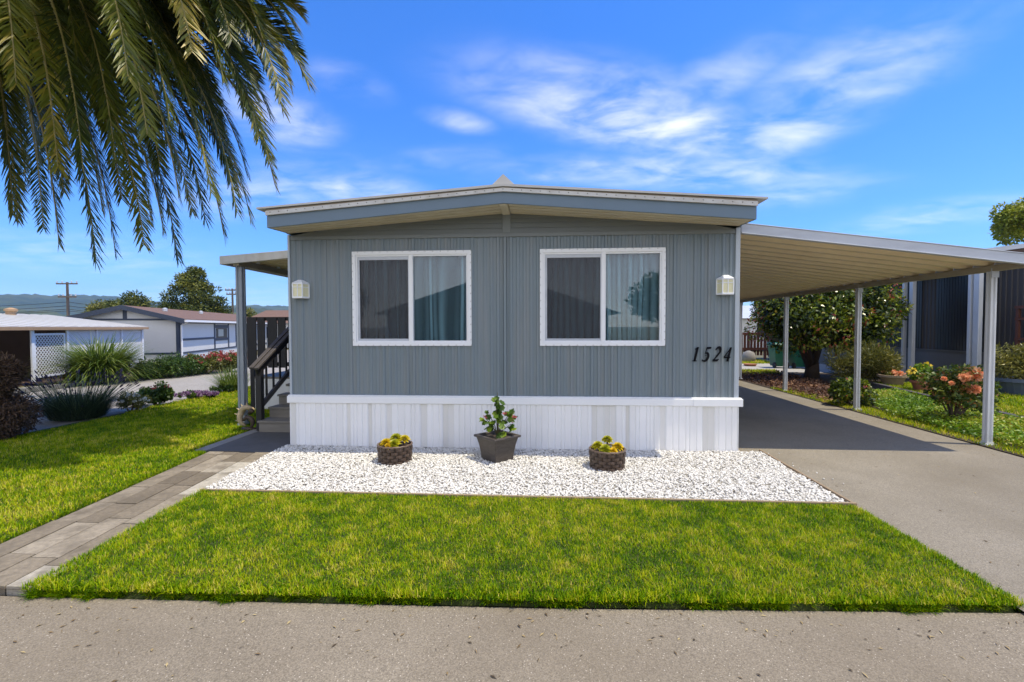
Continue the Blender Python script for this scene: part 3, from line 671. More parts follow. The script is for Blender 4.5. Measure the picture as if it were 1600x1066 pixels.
# windows
for wi, (x0, x1, z0, z1) in enumerate(WINS):
    b = MB(); d0, d1 = -0.034, 0.03; fw = 0.052
    b.box((x0, d0, z0), (x1, d1, z0 + fw)); b.box((x0, d0, z1 - fw), (x1, d1, z1)); b.box((x0, d0, z0 + fw), (x0 + fw, d1, z1 - fw)); b.box((x1 - fw, d0, z0 + fw), (x1, d1, z1 - fw))
    # inner stop, a little behind
    f2 = fw + 0.025
    b.box((x0 + fw, -0.014, z0 + fw), (x1 - fw, 0.04, z0 + f2)); b.box((x0 + fw, -0.014, z1 - f2), (x1 - fw, 0.04, z1 - fw)); b.box((x0 + fw, -0.014, z0 + f2), (x0 + f2, 0.04, z1 - f2)); b.box((x1 - f2, -0.014, z0 + f2), (x1 - fw, 0.04, z1 - f2))
    b.mi = 1
    for x in np.arange(x0 + 0.09, x1, 0.115):
        for z in (z0 + 0.010, z1 - 0.010): b.lathe((x, d0 - 0.001, z), [(0.0001, -0.007), (0.007, 0), (0.0001, 0.007)], 6)
    for z in np.arange(z0 + 0.09, z1, 0.115):
        for x in (x0 + 0.010, x1 - 0.010): b.lathe((x, d0 - 0.001, z), [(0.0001, -0.007), (0.007, 0), (0.0001, 0.007)], 6)
    win = b.build('window', [m_vinyl, m_screw], home)
    xm = (x0 + x1) / 2 - 0.01 if wi == 0 else (x0 + x1) / 2 + 0.02
    b = MB(); b.box((xm - 0.032, -0.026, z0 + fw), (xm + 0.032, 0.05, z1 - fw)); b.build('mullion', m_vinyl, win, bevel=0.004)
    xa, xb, za, zb_ = x0 + f2, xm - 0.032, z0 + f2, z1 - f2
    b = MB(); s_ = 0.030
    b.box((xa, -0.006, za), (xb, 0.012, za + s_)); b.box((xa, -0.006, zb_ - s_ - 0.02), (xb, 0.012, zb_)); b.box((xa, -0.006, za + s_), (xa + s_, 0.012, zb_ - s_ - 0.02)); b.box((xb - 0.014, -0.006, za + s_), (xb, 0.012, zb_ - s_ - 0.02))
    b.build('screen_frame', m_galv, win, bevel=0.003)
    b = MB(); b.sheet([(xa + s_, 0.004, za + s_), (xb - 0.014, 0.004, za + s_), (xb - 0.014, 0.004, zb_ - s_ - 0.02), (xa + s_, 0.004, zb_ - s_ - 0.02)]); b.build('insect_screen', m_screen, win)
    for (pa, pb) in ((xa, xb), (xm + 0.032, x1 - f2)):
        b = MB(); b.sheet([(pa, 0.026, za), (pb, 0.026, za), (pb, 0.026, zb_), (pa, 0.026, zb_)]); b.build('pane', m_glass, win)
    # gathered curtain behind both lights
    r_ = np.random.RandomState(20 + wi); cx = np.linspace(x0 + 0.05, x1 - 0.05, 260)
    ph = np.cumsum(0.35 + 1.3 * vnoise(cx * 6, cx * 0, 1.0, 14 + wi)) * 0.21
    am = 0.022 + 0.040 * vnoise(cx * 3, cx * 0, 1.0, 4 + wi)
    rows = []
    for q, z in enumerate(np.linspace(z0 + 0.02, z1 - 0.085, 7)):
        k = 1.15 - 0.5 * q / 6
        rows.append(np.stack([cx + 0.012 * np.sin(cx * 9 + q * 0.4), 0.118 + am * k * np.sin(ph + 0.15 * np.sin(q)), np.full(260, z)], 1))
    rows.append(np.stack([cx, 0.115 + 0.005 * np.sin(ph * 2.2), np.full(260, z1 - 0.045)], 1))
    V = np.concatenate(rows); i, j = np.meshgrid(np.arange(7), np.arange(259), indexing='ij'); k = (i * 260 + j).ravel()
    mesh_np('curtain', V, np.stack([k, k + 1, k + 261, k + 260], 1), m_curtain, win, smooth=True)
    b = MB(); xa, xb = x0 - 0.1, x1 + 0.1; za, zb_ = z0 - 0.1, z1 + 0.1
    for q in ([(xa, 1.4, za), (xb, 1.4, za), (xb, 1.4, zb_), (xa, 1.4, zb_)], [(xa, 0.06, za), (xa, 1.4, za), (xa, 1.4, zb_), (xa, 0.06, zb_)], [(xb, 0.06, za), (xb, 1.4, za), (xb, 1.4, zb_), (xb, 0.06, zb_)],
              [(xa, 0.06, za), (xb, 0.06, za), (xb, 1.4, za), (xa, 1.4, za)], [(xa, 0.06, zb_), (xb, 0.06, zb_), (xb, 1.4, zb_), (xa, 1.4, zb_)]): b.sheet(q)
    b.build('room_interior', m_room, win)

# house number, slanted serif figures
def ribbon(b, pts, ws, T):
    """flat stroke of changing width, extruded; T maps glyph (x,y) to world"""
    pts = np.array(pts, float); n = len(pts); ws = np.array(ws) * 1.22; t = np.gradient(pts, axis=0); t /= np.linalg.norm(t, axis=1, keepdims=True); nn = np.stack([-t[:, 1], t[:, 0]], 1); ws = np.array(ws)[:, None]
    a = pts + nn * ws / 2; c = pts - nn * ws / 2
    vs = [T(*p, 0) for p in a] + [T(*p, 0) for p in c] + [T(*p, 1) for p in a] + [T(*p, 1) for p in c]
    fs = []
    for i in range(n - 1):
        fs += [(i, i + 1, n + i + 1, n + i), (2 * n + i, 3 * n + i, 3 * n + i + 1, 2 * n + i + 1), (i, 2 * n + i, 2 * n + i + 1, i + 1), (n + i, n + i + 1, 3 * n + i + 1, 3 * n + i)]
    fs += [(0, n, 3 * n, 2 * n), (n - 1, 3 * n - 1, 4 * n - 1, 2 * n - 1)]
    b.add(vs, fs)
def arc(cx, cy, rx, ry, a0, a1, n=14): a = np.radians(np.linspace(a0, a1, n)); return [(cx + rx * math.cos(t), cy + ry * math.sin(t)) for t in a]
GL = {}
GL['1'] = [([(0.30, 0.0), (0.30, 1.0)], [0.17, 0.17]), ([(0.30, 0.95), (0.22, 0.90), (0.08, 0.84)], [0.10, 0.09, 0.03]), ([(0.08, 0.025), (0.52, 0.025)], [0.05, 0.05])]
five = [(0.21, 0.56)] + arc(0.24, 0.31, 0.27, 0.29, 80, -100, 16) + [(0.10, 0.03), (0.02, 0.10)]
GL['5'] = [([(0.17, 0.93), (0.58, 0.95)], [0.13, 0.11]), ([(0.17, 0.97), (0.15, 0.52)], [0.05, 0.05]), (five, [0.06] + list(0.07 + 0.11 * np.sin(np.linspace(0.2, math.pi - 0.2, 16))) + [0.06, 0.10])]
two = arc(0.29, 0.72, 0.23, 0.25, 165, -25, 14) + [(0.36, 0.42), (0.20, 0.22), (0.06, 0.06)]
GL['2'] = [(two, [0.09] + list(0.06 + 0.12 * np.sin(np.linspace(0.1, math.pi * 0.8, 13))) + [0.13, 0.08, 0.05]), ([(0.03, 0.065), (0.46, 0.065), (0.58, 0.16)], [0.13, 0.14, 0.03])]
GL['4'] = [([(0.44, 0.0), (0.44, 0.98)], [0.16, 0.14]), ([(0.44, 0.96), (0.03, 0.30)], [0.06, 0.06]), ([(0.02, 0.275), (0.62, 0.275)], [0.09, 0.09]), ([(0.30, 0.02), (0.58, 0.02)], [0.045, 0.045])]
for k, ch in enumerate('1524'):
    bx0 = 2.675 + k * 0.148; z0 = 1.325; hgt = 0.205
    def T(gx, gy, f): return (bx0 + (gx * 0.72 + gy * 0.24) * hgt, -0.030 - 0.012 * f, z0 + gy * hgt)
    b = MB()
    for pts, ws in GL[ch]: ribbon(b, pts, ws, T)
    b.box((bx0 + 0.06, -0.031, z0 + 0.08), (bx0 + 0.068, 0.0, z0 + 0.088))
    b.build('house_number', m_black, home)

# wall lamps: half-hexagon lanterns
def wall_lamp(x, z, label):
    L = thing('wall_lamp', label, 'lamp', (x, -0.012, z), 'white wall lanterns on the front of the grey home')
    X, Y0, Z = x, -0.012, z
    plan = [(-0.115, 0), (-0.075, -0.125), (0.075, -0.125), (0.115, 0)]
    b = MB(); b.box((X - 0.07, Y0, Z - 0.1), (X + 0.07, Y0 - 0.012, Z + 0.1)); b.build('wall_plate', m_vinyl, L)
    b = MB()
    for (px, py) in plan: b.box((X + px - 0.008, Y0 + py - 0.006, Z - 0.11), (X + px + 0.008, Y0 + py + 0.008, Z + 0.09))
    for za, zb_, g in ((-0.125, -0.10, 0.012), (0.085, 0.105, 0.012), (0.035, 0.045, 0.003)):
        b.prism([(X + px * (1 + g * 5), Y0 + py * (1 + g * 5)) for px, py in plan] if za != 0.035 else [(X + px * 1.02, Y0 + py * 1.03) for px, py in plan], Z + za, Z + zb_)
    b.box((X - 0.006, Y0 - 0.131, Z - 0.1), (X + 0.006, Y0 - 0.120, Z + 0.09))
    b.build('frame', m_vinyl, L, bevel=0.002)
    b = MB(); b.prism([(X + px * 0.96, Y0 + py * 0.96) for px, py in plan], Z - 0.10, Z + 0.085); b.build('glass', m_frost, L)
    b = MB(); pl = [(X + px * 1.08, Y0 + py * 1.08) for px, py in plan]; tp = [(X - 0.03, Y0 - 0.0), (X - 0.025, Y0 - 0.055), (X + 0.025, Y0 - 0.055), (X + 0.03, Y0)]
    vs = [(p[0], p[1], Z + 0.1055) for p in pl] + [(p[0], p[1], Z + 0.155) for p in tp]
    b.add(vs, [(3, 2, 1, 0), (4, 5, 6, 7)] + [(i, (i + 1) % 4, 4 + (i + 1) % 4, 4 + i) for i in range(4)]); b.build('lamp_roof', m_vinyl, L)
    return L
def copy_tree(o, loc, label=None):
    c = o.copy(); C.objects.link(c); c.location = loc
    if label: c['label'] = label
    for ch in list(o.children):
        k = ch.copy(); C.objects.link(k); k.parent = c
        for g in list(ch.children):
            q = g.copy(); C.objects.link(q); q.parent = k
    return c
lamp = wall_lamp(-3.145, 2.395, 'white lantern on the grey wall beside the porch end, away from the number')
copy_tree(lamp, (3.145, -0.012, 2.405), 'white lantern on the grey wall above the house number')

# ================================================================== CARPORT (right)
cp = thing('carport', 'long white carport with ribbed cream underside over the driveway', 'carport', (5.4, 0.1, 0))
CY0, CY1 = 0.12, 13.4; CX0, CX1 = 3.40, 7.50
def cz(x): return 3.255 + (2.735 - 3.255) * (x - CX0) / (CX1 - CX0)
b = MB(); y = CY0 + 0.045; per = 0.36
prof = [(0, 0.055), (0.52, 0.055), (0.60, 0.0), (0.90, 0.0), (1.0, 0.055)]
pl = []
while y < CY1:
    for f, h in prof[:-1]: pl.append((y + per * f, h))
    y += per
for i in range(len(pl) - 1):
    (ya, ha), (yb, hb) = pl[i], pl[i + 1]
    b.hexa([(CX0, ya, cz(CX0) + ha), (CX1 - 0.06, ya, cz(CX1 - 0.06) + ha), (CX1 - 0.06, yb, cz(CX1 - 0.06) + hb), (CX0, yb, cz(CX0) + hb),
            (CX0, ya, cz(CX0) + ha + .012), (CX1 - 0.06, ya, cz(CX1 - 0.06) + ha + .012), (CX1 - 0.06, yb, cz(CX1 - 0.06) + hb + .012), (CX0, yb, cz(CX0) + hb + .012)])
b.build('roof_sheet', m_under, cp)
b = MB()
def slopebar(b, xa, xb, y0, y1, t, d):
    b.hexa([(xa, y0, cz(xa) + d), (xb, y0, cz(xb) + d), (xb, y1, cz(xb) + d), (xa, y1, cz(xa) + d), (xa, y0, cz(xa) + t), (xb, y0, cz(xb) + t), (xb, y1, cz(xb) + t), (xa, y1, cz(xa) + t)])
slopebar(b, CX0 + 0.02, CX1, CY0, CY0 + 0.035, 0.075, -0.055)
slopebar(b, CX0 + 0.02, CX1, CY0 - 0.015, CY0 + 0.06, -0.055, -0.068)
slopebar(b, CX0 + 0.02, CX1, CY0 - 0.010, CY0 + 0.09, 0.088, 0.076)
b.build('fascia', m_galv, cp, bevel=0.004)
b = MB(); b.box((CX1 - 0.055, CY0, cz(CX1) - 0.06), (CX1 + 0.10, CY1, cz(CX1) + 0.075)); b.build('gutter', m_galv, cp, bevel=0.01)
b = MB(); b.box((7.335, CY0 + 0.037, 2.655), (7.440, CY1, 2.742)); b.build('support_beam', m_beam, cp)
def fluted(c, w, z0, z1):
    h = w / 2; g = w * 0.10; k = 0.018
    pts = []
    corners = [(-h, -h), (h, -h), (h, h), (-h, h)]
    for i in range(4):
        a = np.array(corners[i]); e = np.array(corners[(i + 1) % 4]); d = (e - a) / w; n_ = np.array([-d[1], d[0]])
        for t, dep in ((0.04, 0), (0.30, 0), (0.36, k), (0.64, k), (0.70, 0), (0.96, 0)): pts.append(tuple(np.array(c) + a + d * w * t + n_ * dep))
    b = MB(); b.prism(pts, z0, z1); b.hexa([(c[0] - h - .012, c[1] - h - .012, z0), (c[0] + h + .012, c[1] - h - .012, z0), (c[0] + h + .012, c[1] + h + .012, z0), (c[0] - h - .012, c[1] + h + .012, z0),
           (c[0] - h - .006, c[1] - h - .006, z0 + .05), (c[0] + h + .006, c[1] - h - .006, z0 + .05), (c[0] + h + .006, c[1] + h + .006, z0 + .05), (c[0] - h - .006, c[1] + h + .006, z0 + .05)])
    return b
for yy in (0.70, 3.72, 6.75, 9.8, 12.9):
    po = fluted((7.385, yy), 0.090, -0.01, 2.654).build('post', m_post, cp)
    b = MB(); b.box((7.385 - .085, yy - .075, -0.012), (7.385 + .085, yy + .075, 0.006)); [b.lathe((7.385 + sx * .066, yy - .058, 0.006), [(0.012, 0), (0.012, 0.012), (0.004, 0.016)], 6) for sx in (-1, 1)]; b.build('base_plate', m_galv, po)
    b = MB(); b.box((7.385 - .052, yy - .060, 2.56), (7.385 + .052, yy - .046, 2.70)); b.build('bracket', m_galv, po)

# ================================================================== PORCH (left)
pc = thing('porch_canopy', 'small flat cream canopy on one grey post beside the home', 'canopy', (-4.4, 1.2, 0))
def pz(x): return 3.245 + (3.105 - 3.245) * (x - XL) / (-5.32 - XL)
b = MB()
for k in range(24):
    y0 = 1.26 + k * 0.21
    b.hexa([(XL - 0.04, y0, pz(XL) - .05), (-5.26, y0, pz(-5.26) - .05), (-5.26, y0 + .07, pz(-5.26) - .05), (XL - .04, y0 + .07, pz(XL) - .05), (XL - .04, y0, pz(XL)), (-5.26, y0, pz(-5.26)), (-5.26, y0 + .07, pz(-5.26)), (XL - .04, y0 + .07, pz(XL))])
    b.hexa([(XL - .04, y0 + .0705, pz(XL) - .012), (-5.26, y0 + .0705, pz(-5.26) - .012), (-5.26, y0 + .2095, pz(-5.26) - .012), (XL - .04, y0 + .2095, pz(XL) - .012), (XL - .04, y0 + .0705, pz(XL)), (-5.26, y0 + .0705, pz(-5.26)), (-5.26, y0 + .2095, pz(-5.26)), (XL - .04, y0 + .2095, pz(XL))])
b.build('roof_sheet', m_under, pc)
b = MB(); b.hexa([(XL - .02, 1.20, pz(XL) - .12), (-5.32, 1.20, pz(-5.32) - .13), (-5.32, 1.25, pz(-5.32) - .13), (XL - .02, 1.25, pz(XL) - .12), (XL - .02, 1.20, pz(XL) + .02), (-5.32, 1.20, pz(-5.32) + .02), (-5.32, 1.25, pz(-5.32) + .02), (XL - .02, 1.25, pz(XL) + .02)])
b.build('fascia', m_drip, pc, bevel=0.004)
b = MB(); b.box((-5.32, 1.251, pz(-5.32) - .13), (-5.262, 6.3, pz(-5.32) + .02)); b.build('gutter', m_galv, pc, bevel=0.004)
b = MB(); b.box((-5.10, 1.252, pz(-5.1) - .16), (-5.0, 6.3, pz(-5.1) - .052)); b.build('support_beam', m_beam, pc)
fluted((-5.075, 1.42), 0.122, 0.0, pz(-5.1) - .161).build('post', m_postg, pc)
for yy in (1.75, 2.45, 3.2, 4.0):
    b = MB(); b.lathe((-4.94, yy, pz(-4.94) - 0.075), [(0.0, 0), (0.035, 0.0), (0.03, 0.03), (0.0, 0.035)], 10, cap=False); b.build('downlight', m_vinyl, pc)

ps = thing('porch_steps', 'weathered porch steps with black stained handrail and screen', 'steps', (-3.9, 1.3, 0))
for k, (ya, yb, z) in enumerate(((0.78, 1.10, 0.215), (1.10, 1.40, 0.40), (1.40, 1.70, 0.585))):
    b = MB(); b.box((-4.40, ya, z - 0.035), (-3.40, yb + 0.02, z)); b.box((-4.38, ya + 0.02, z - 0.20 if k else 0.018), (-3.42, ya + 0.05, z - 0.036))
    b.build('step', m_step, ps, bevel=0.005)
b = MB(); b.box((-5.90, 2.97, 0.70), (-3.40, 5.6, 0.745)); b.box((-4.40, 1.70, 0.70), (-3.40, 2.948, 0.745)); b.build('deck', m_step, ps)
b = MB(); b.box((-4.39, 1.72, 0.02), (-4.37, 2.95, 0.699)); b.box((-5.88, 2.98, 0.02), (-4.39, 2.99, 0.699)); b.box((-4.39, 1.705, 0.02), (-3.42, 1.72, 0.699)); b.build('deck_skirt', m_white, ps)
rx = -4.42
b = MB(); b.box((rx - 0.05, 0.86, 0.018), (rx + 0.05, 0.96, 1.16)); b.build('newel_post', m_darkwood, ps, bevel=0.006)
b = MB(); b.box((rx - 0.05, 1.98, 0.746), (rx + 0.05, 2.08, 1.90)); b.build('newel_post', m_darkwood, ps, bevel=0.006)
b = MB(); b.bar((rx - 0.045, 0.74, 1.13), (rx - 0.045, 2.05, 1.86), 0.075, 0.04); b.bar((rx + 0.045, 0.74, 1.12), (rx + 0.045, 2.05, 1.85), 0.075, 0.04); b.build('handrail', m_railcap, ps, bevel=0.006)
b = MB(); b.bar((rx + 0.02, 0.80, 1.055), (rx + 0.02, 2.02, 1.735), 0.04, 0.12); b.build('upper_rail', m_darkwood, ps)
b = MB(); b.bar((rx + 0.01, 0.94, 0.46), (rx + 0.01, 2.02, 1.06), 0.04, 0.09); b.build('lower_rail', m_railcap, ps)
for k in range(4):
    y = 1.12 + k * 0.22; zl = 0.46 + (y - 0.94) * 0.556; zu = 1.055 + (y - 0.8) * 0.557
    b = MB(); b.box((rx - 0.03, y, zl - 0.0), (rx - 0.012, y + 0.045, zu)); b.build('baluster', m_darkwood, ps)
sc = []
for k in range(11):
    xa = -5.95 + k * 0.235
    b = MB(); b.box((xa, 2.90, 0.95), (xa + (0.21 if k not in (1, 3) else 0.17), 2.925, 2.06)); b.build('screen_board', m_darkwood, ps)
b = MB(); b.box((-5.95, 2.926, 1.98), (-3.45, 2.96, 2.06)); b.box((-5.95, 2.926, 0.98), (-3.45, 2.96, 1.07)); b.box((-5.93, 2.96, 0.0), (-5.84, 3.05, 2.05)); b.build('screen_rail', m_darkwood, ps)
b = MB(); b.box((-3.62, 2.0, 0.746), (-3.42, 2.03, 2.0)); b.build('screen_return', m_darkwood, ps)

# curled garden ornament by the porch post
p0 = gnd(385, 668); OX, OY = -4.72, 1.02
orn = thing('garden_ornament', 'curled tan carved ornament on the grass by the porch post', 'ornament', (OX, OY, 0))
b = MB(); ang = np.radians(np.linspace(40, 250, 16)); b.tube([(OX + 0.15 * math.cos(a), OY + 0.02 * math.sin(3 * a), 0.24 + 0.17 * math.sin(a)) for a in ang], [0.02 + 0.035 * math.sin(math.pi * k / 15) for k in range(16)], 8)
for a in np.radians([95, 120, 145, 170, 200]): b.tube([(OX + 0.17 * math.cos(a), OY, 0.24 + 0.19 * math.sin(a)), (OX + 0.26 * math.cos(a), OY, 0.25 + 0.25 * math.sin(a))], [0.02, 0.003], 6)
b.build('body', m_plaster, orn, smooth=True)
b = MB(); ang = np.radians(np.linspace(-60, 160, 12)); b.tube([(OX + 0.03 + 0.09 * math.cos(a), OY - 0.05, 0.14 + 0.10 * math.sin(a)) for a in ang], [0.02 + 0.02 * math.sin(math.pi * k / 11) for k in range(12)], 8)
b.tube([(OX + 0.04, OY - 0.02, 0.3), (OX + 0.10, OY - 0.05, 0.36), (OX + 0.15, OY - 0.07, 0.34)], [0.03, 0.045, 0.015], 8); b.build('head', m_ornbrown, orn, smooth=True)
b = MB(); b.tube([(OX - 0.1, OY, 0.02), (OX + 0.02, OY - 0.05, 0.03), (OX + 0.16, OY - 0.02, 0.03)], [0.03, 0.04, 0.025], 8); b.build('base', m_ornbrown, orn, smooth=True)

# ================================================================== GRAVEL BED
GRAV = [(-3.25, -2.035), (3.655, -2.055), (3.66, -0.06), (-3.40, -0.06), (-3.41, -0.47)]
def stones(name, poly, dens, smin, smax, z, mat_, seed):
    r = np.random.RandomState(seed); pts = poly_pts(poly, dens, r); n = len(pts)
    t = (1 + 5 ** .5) / 2
    iv = unit(np.array([(-1, t, 0), (1, t, 0), (-1, -t, 0), (1, -t, 0), (0, -1, t), (0, 1, t), (0, -1, -t), (0, 1, -t), (t, 0, -1), (t, 0, 1), (-t, 0, -1), (-t, 0, 1)], float))
    fc = np.array([(0, 11, 5), (0, 5, 1), (0, 1, 7), (0, 7, 10), (0, 10, 11), (1, 5, 9), (5, 11, 4), (11, 10, 2), (10, 7, 6), (7, 1, 8), (3, 9, 4), (3, 4, 2), (3, 2, 6), (3, 6, 8), (3, 8, 9), (4, 9, 5), (2, 4, 11), (6, 2, 10), (8, 6, 7), (9, 8, 1)])
    s = smin + (smax - smin) * r.rand(n) ** 1.6
    sc_ = np.stack([s, s * r.uniform(0.55, 0.95, n), s * r.uniform(0.4, 0.7, n)], 1)
    V = iv[None] * (1 + r.uniform(-0.22, 0.22, (n, 12, 1))) * sc_[:, None]
    a, bt = r.rand(n) * 6.28, r.normal(size=n) * 0.35
    ca, sa, cb, sb = np.cos(a), np.sin(a), np.cos(bt), np.sin(bt)
    x, y, zz = V[..., 0], V[..., 1], V[..., 2]
    x2 = x * cb[:, None] + zz * sb[:, None]; z2 = -x * sb[:, None] + zz * cb[:, None]
    X = x2 * ca[:, None] - y * sa[:, None] + pts[:, 0:1]; Y = x2 * sa[:, None] + y * ca[:, None] + pts[:, 1:2]
    h = z + r.rand(n) * 0.016 + (vnoise(pts[:, 0], pts[:, 1], 2.2, 3) - 0.5) * 0.018
    Z = z2 + h[:, None]
    F = (np.arange(n)[:, None, None] * 12 + fc[None]).reshape(-1, 3)
    tt = np.repeat(np.clip(r.normal(0.66, 0.24, n), 0, 1), 20)
    return tag(mesh_np(name, np.stack([X, Y, Z], -1).reshape(-1, 3), F, mat_, tint=tt), kind='stuff')
o = stones('white_gravel', GRAV, 2700, 0.009, 0.0205, 0.013, m_gravel, 5)
tag(o, 'white stone gravel in front of the skirting', 'gravel')
o = stones('stray_stones', [(3.72, -2.0), (4.05, -1.6), (3.95, 0.0), (3.72, 0.02)], 26, 0.008, 0.016, -0.016, m_gravel, 6); tag(o, 'a few white stones strayed onto the driveway edge', 'gravel')
b = MB(); b.box((-3.25, -2.075, -0.05), (3.69, -2.045, 0.045)); tag(b.build('edging_board', m_board, bevel=0.003, origin=(0, -2.06, 0)), 'thin timber board between the white gravel and the lawn', 'edging')
b = MB(); b.hexa([(3.668, -2.04, -0.05), (3.692, -2.04, -0.05), (3.702, 0.05, -0.05), (3.678, 0.05, -0.05), (3.668, -2.04, 0.035), (3.692, -2.04, 0.035), (3.702, 0.05, 0.035), (3.678, 0.05, 0.035)])
tag(b.build('edging_board', m_board, bevel=0.003, origin=(3.685, -1, 0)), 'thin timber board between the white gravel and the driveway', 'edging')

# ================================================================== LAWNS
def lawn(name, poly, dens, h, wd, z, seed, yellow=0.0, edge=None, scale=1.0):
    r = np.random.RandomState(seed); p = poly_pts(poly, dens, r); n = len(p)
    pn = 0.55 * vnoise(p[:, 0], p[:, 1], 1.1, seed) + 0.45 * vnoise(p[:, 0] + 9, p[:, 1], 3.4, seed + 1)
    fine = vnoise(p[:, 0], p[:, 1], 11, seed + 2)
    H = h * (0.55 + 0.7 * r.rand(n)) * (0.8 + 0.5 * fine)
    if edge is not None: H = H * edge(p)
    V, F = blades(np.column_stack([p, np.full(n, z)]), H, wd * (0.7 + 0.6 * r.rand(n)), np.abs(r.normal(0.40, 0.35, n)), r.uniform(0.3, 1.6, n), r=r)
    straw = np.clip(vnoise(p[:, 0] + 3, p[:, 1] + 5, 8.5, seed + 3) - 0.60, 0, 1) * 0.9
    t = np.clip(0.37 + yellow + (pn - 0.5) * 0.5 + (fine - 0.5) * 0.5 + straw * 0.7 + r.normal(size=n) * 0.21, 0, 1)
    t = np.where(r.rand(n) < 0.06, np.clip(t + 0.45, 0, 1), t)
    return tag(mesh_np(name, V, F, m_grass, tint=np.repeat(t, 2)), kind='stuff')
FL = [(-3.07, -4.00), (0.6, -3.91), (3.65, -3.77), (3.655, -2.08), (-3.245, -2.07)]
def fedge(p):
    e = 1 + 0.3 * np.exp(-(p[:, 1] + 3.95 - 0.02 * p[:, 0]).clip(0) / 0.08) + 0.25 * np.exp(-(p[:, 0] + 3.2).clip(0) / 0.06)
    return e
o = lawn('front_lawn_grass', FL, 11500, 0.039, 0.0056, 0.018, 31, 0.04, fedge)
tag(o, 'mown green and yellow grass of the front lawn patch', 'grass')
r = np.random.RandomState(35)   # longer tufts leaning over the cut edges of the lawn
def fringe(name, A, B_, nrm, n, label):
    f = r.rand(n); wob = 0.034 * np.sin(f * 37) + 0.026 * np.sin(f * 91 + 1) + 0.022 * np.sin(f * 213); d = np.abs(r.normal(0, 0.03, n)); A = np.array(A); B_ = np.array(B_); nrm = np.array(nrm)
    p = A[None] + (B_ - A)[None] * f[:, None] - nrm[None] * (d - wob * 0.7)[:, None]
    az = math.atan2(nrm[1], nrm[0]) + r.normal(size=n) * 0.8
    V, F = blades(np.column_stack([p, -0.045 + 0.065 * np.clip(d / 0.09, 0, 1)]), r.uniform(0.035, 0.085, n), 0.0065, np.abs(r.normal(0.55, 0.35, n)), r.uniform(0.4, 1.6, n), az, r)
    t = np.clip(r.normal(0.30, 0.22, n), 0, 1)
    o = mesh_np(name, V, F, m_grass, tint=np.repeat(t, 2)); tag(o, label, 'grass', kind='stuff')
fringe('street_edge_grass', (-3.04, -3.97), (3.62, -3.73), (0.04, -1), 13000, 'ragged longer grass along the street edge of the front lawn')
fringe('drive_edge_grass', (3.63, -3.73), (3.66, -2.1), (1, 0), 3000, 'ragged longer grass along the driveway edge of the front lawn')
fringe('path_edge_grass', (-3.04, -3.97), (-3.23, -2.1), (-1, -0.1), 3500, 'ragged longer grass along the path edge of the front lawn')
fringe('side_edge_grass', (-4.00, -3.95), (-4.36, -0.45), (1, 0.1), 5000, 'ragged grass of the side lawn creeping over the path edge')
o = lawn('side_lawn_grass', [(-8.45, -3.93), (-3.99, -3.93), (-4.36, -0.5), (-4.62, -0.3), (-4.62, 1.0), (-4.62, 2.5), (-7.6, 2.6), (-8.3, 2.5)], 5200, 0.045, 0.0075, 0.0, 41, 0.04)
tag(o, 'mown grass of the side lawn left of the path', 'grass')
o = lawn('far_lawn_grass', [(-8.45, 2.5), (-4.6, 2.5), (-4.6, 12), (-8.7, 12)], 2000, 0.06, 0.013, 0.0, 45, 0.10)
tag(o, 'sunlit mown grass beyond the porch post', 'grass')

# ================================================================== PLANTERS
def basket(c, label):
    t = thing('wicker_basket', label, 'basket', c, 'dark woven basket planters on the white gravel')
    H = 0.235; n = 22; Rb, Rt = 0.205, 0.222
    rad = lambda z: Rb + (Rt - Rb) * z / H
    b = MB(); rr = np.random.RandomState(4)
    for row in range(5):
        z = 0.028 + row * 0.043; m = 132; vs = []; fs = []
        for k in range(m):
            a = 2 * math.pi * k / m; rd = rad(z) + 0.0095 * math.sin(n / 2 * a + math.pi * row)
            for (dr, dz) in ((0.007, -0.019), (0.009, 0.0), (0.007, 0.019), (-0.004, 0.017), (-0.004, -0.017)): vs.append((c[0] + (rd + dr) * math.cos(a), c[1] + (rd + dr) * math.sin(a), c[2] + z + dz))
        for k in range(m):
            for q in range(5): fs.append((k * 5 + q, ((k + 1) % m) * 5 + q, ((k + 1) % m) * 5 + (q + 1) % 5, k * 5 + (q + 1) % 5))
        b.add(vs, fs, 0.35 + 0.35 * rr.rand())
    b.build('weave', m_wicker, t, smooth=False)
    b = MB()
    for k in range(n):
        a = 2 * math.pi * (k + 0.5) / n; b.tube([(c[0] + rad(z) * math.cos(a), c[1] + rad(z) * math.sin(a), c[2] + z) for z in (0.0, H / 2, H)], 0.010, 6, tint=0.15)
    b.build('stakes', m_wicker, t)
    b = MB(); ring = lambda z, R_, q: b.tube([(c[0] + R_ * math.cos(2 * math.pi * k / 40), c[1] + R_ * math.sin(2 * math.pi * k / 40), c[2] + z + 0.003 * math.sin(k * 2.2)) for k in range(41)], q, 8, cap=False, tint=0.95)
    ring(H + 0.004, Rt + 0.002, 0.0135); ring(0.010, Rb + 0.004, 0.012); b.build('rim', m_wicker, t, smooth=True)
    b = MB(); b.lathe(c, [(0.0, 0.01), (0.185, 0.01), (0.2, H - 0.03), (0.0, H - 0.018)], 24, cap=False); b.build('soil', m_soil, t)
    return t
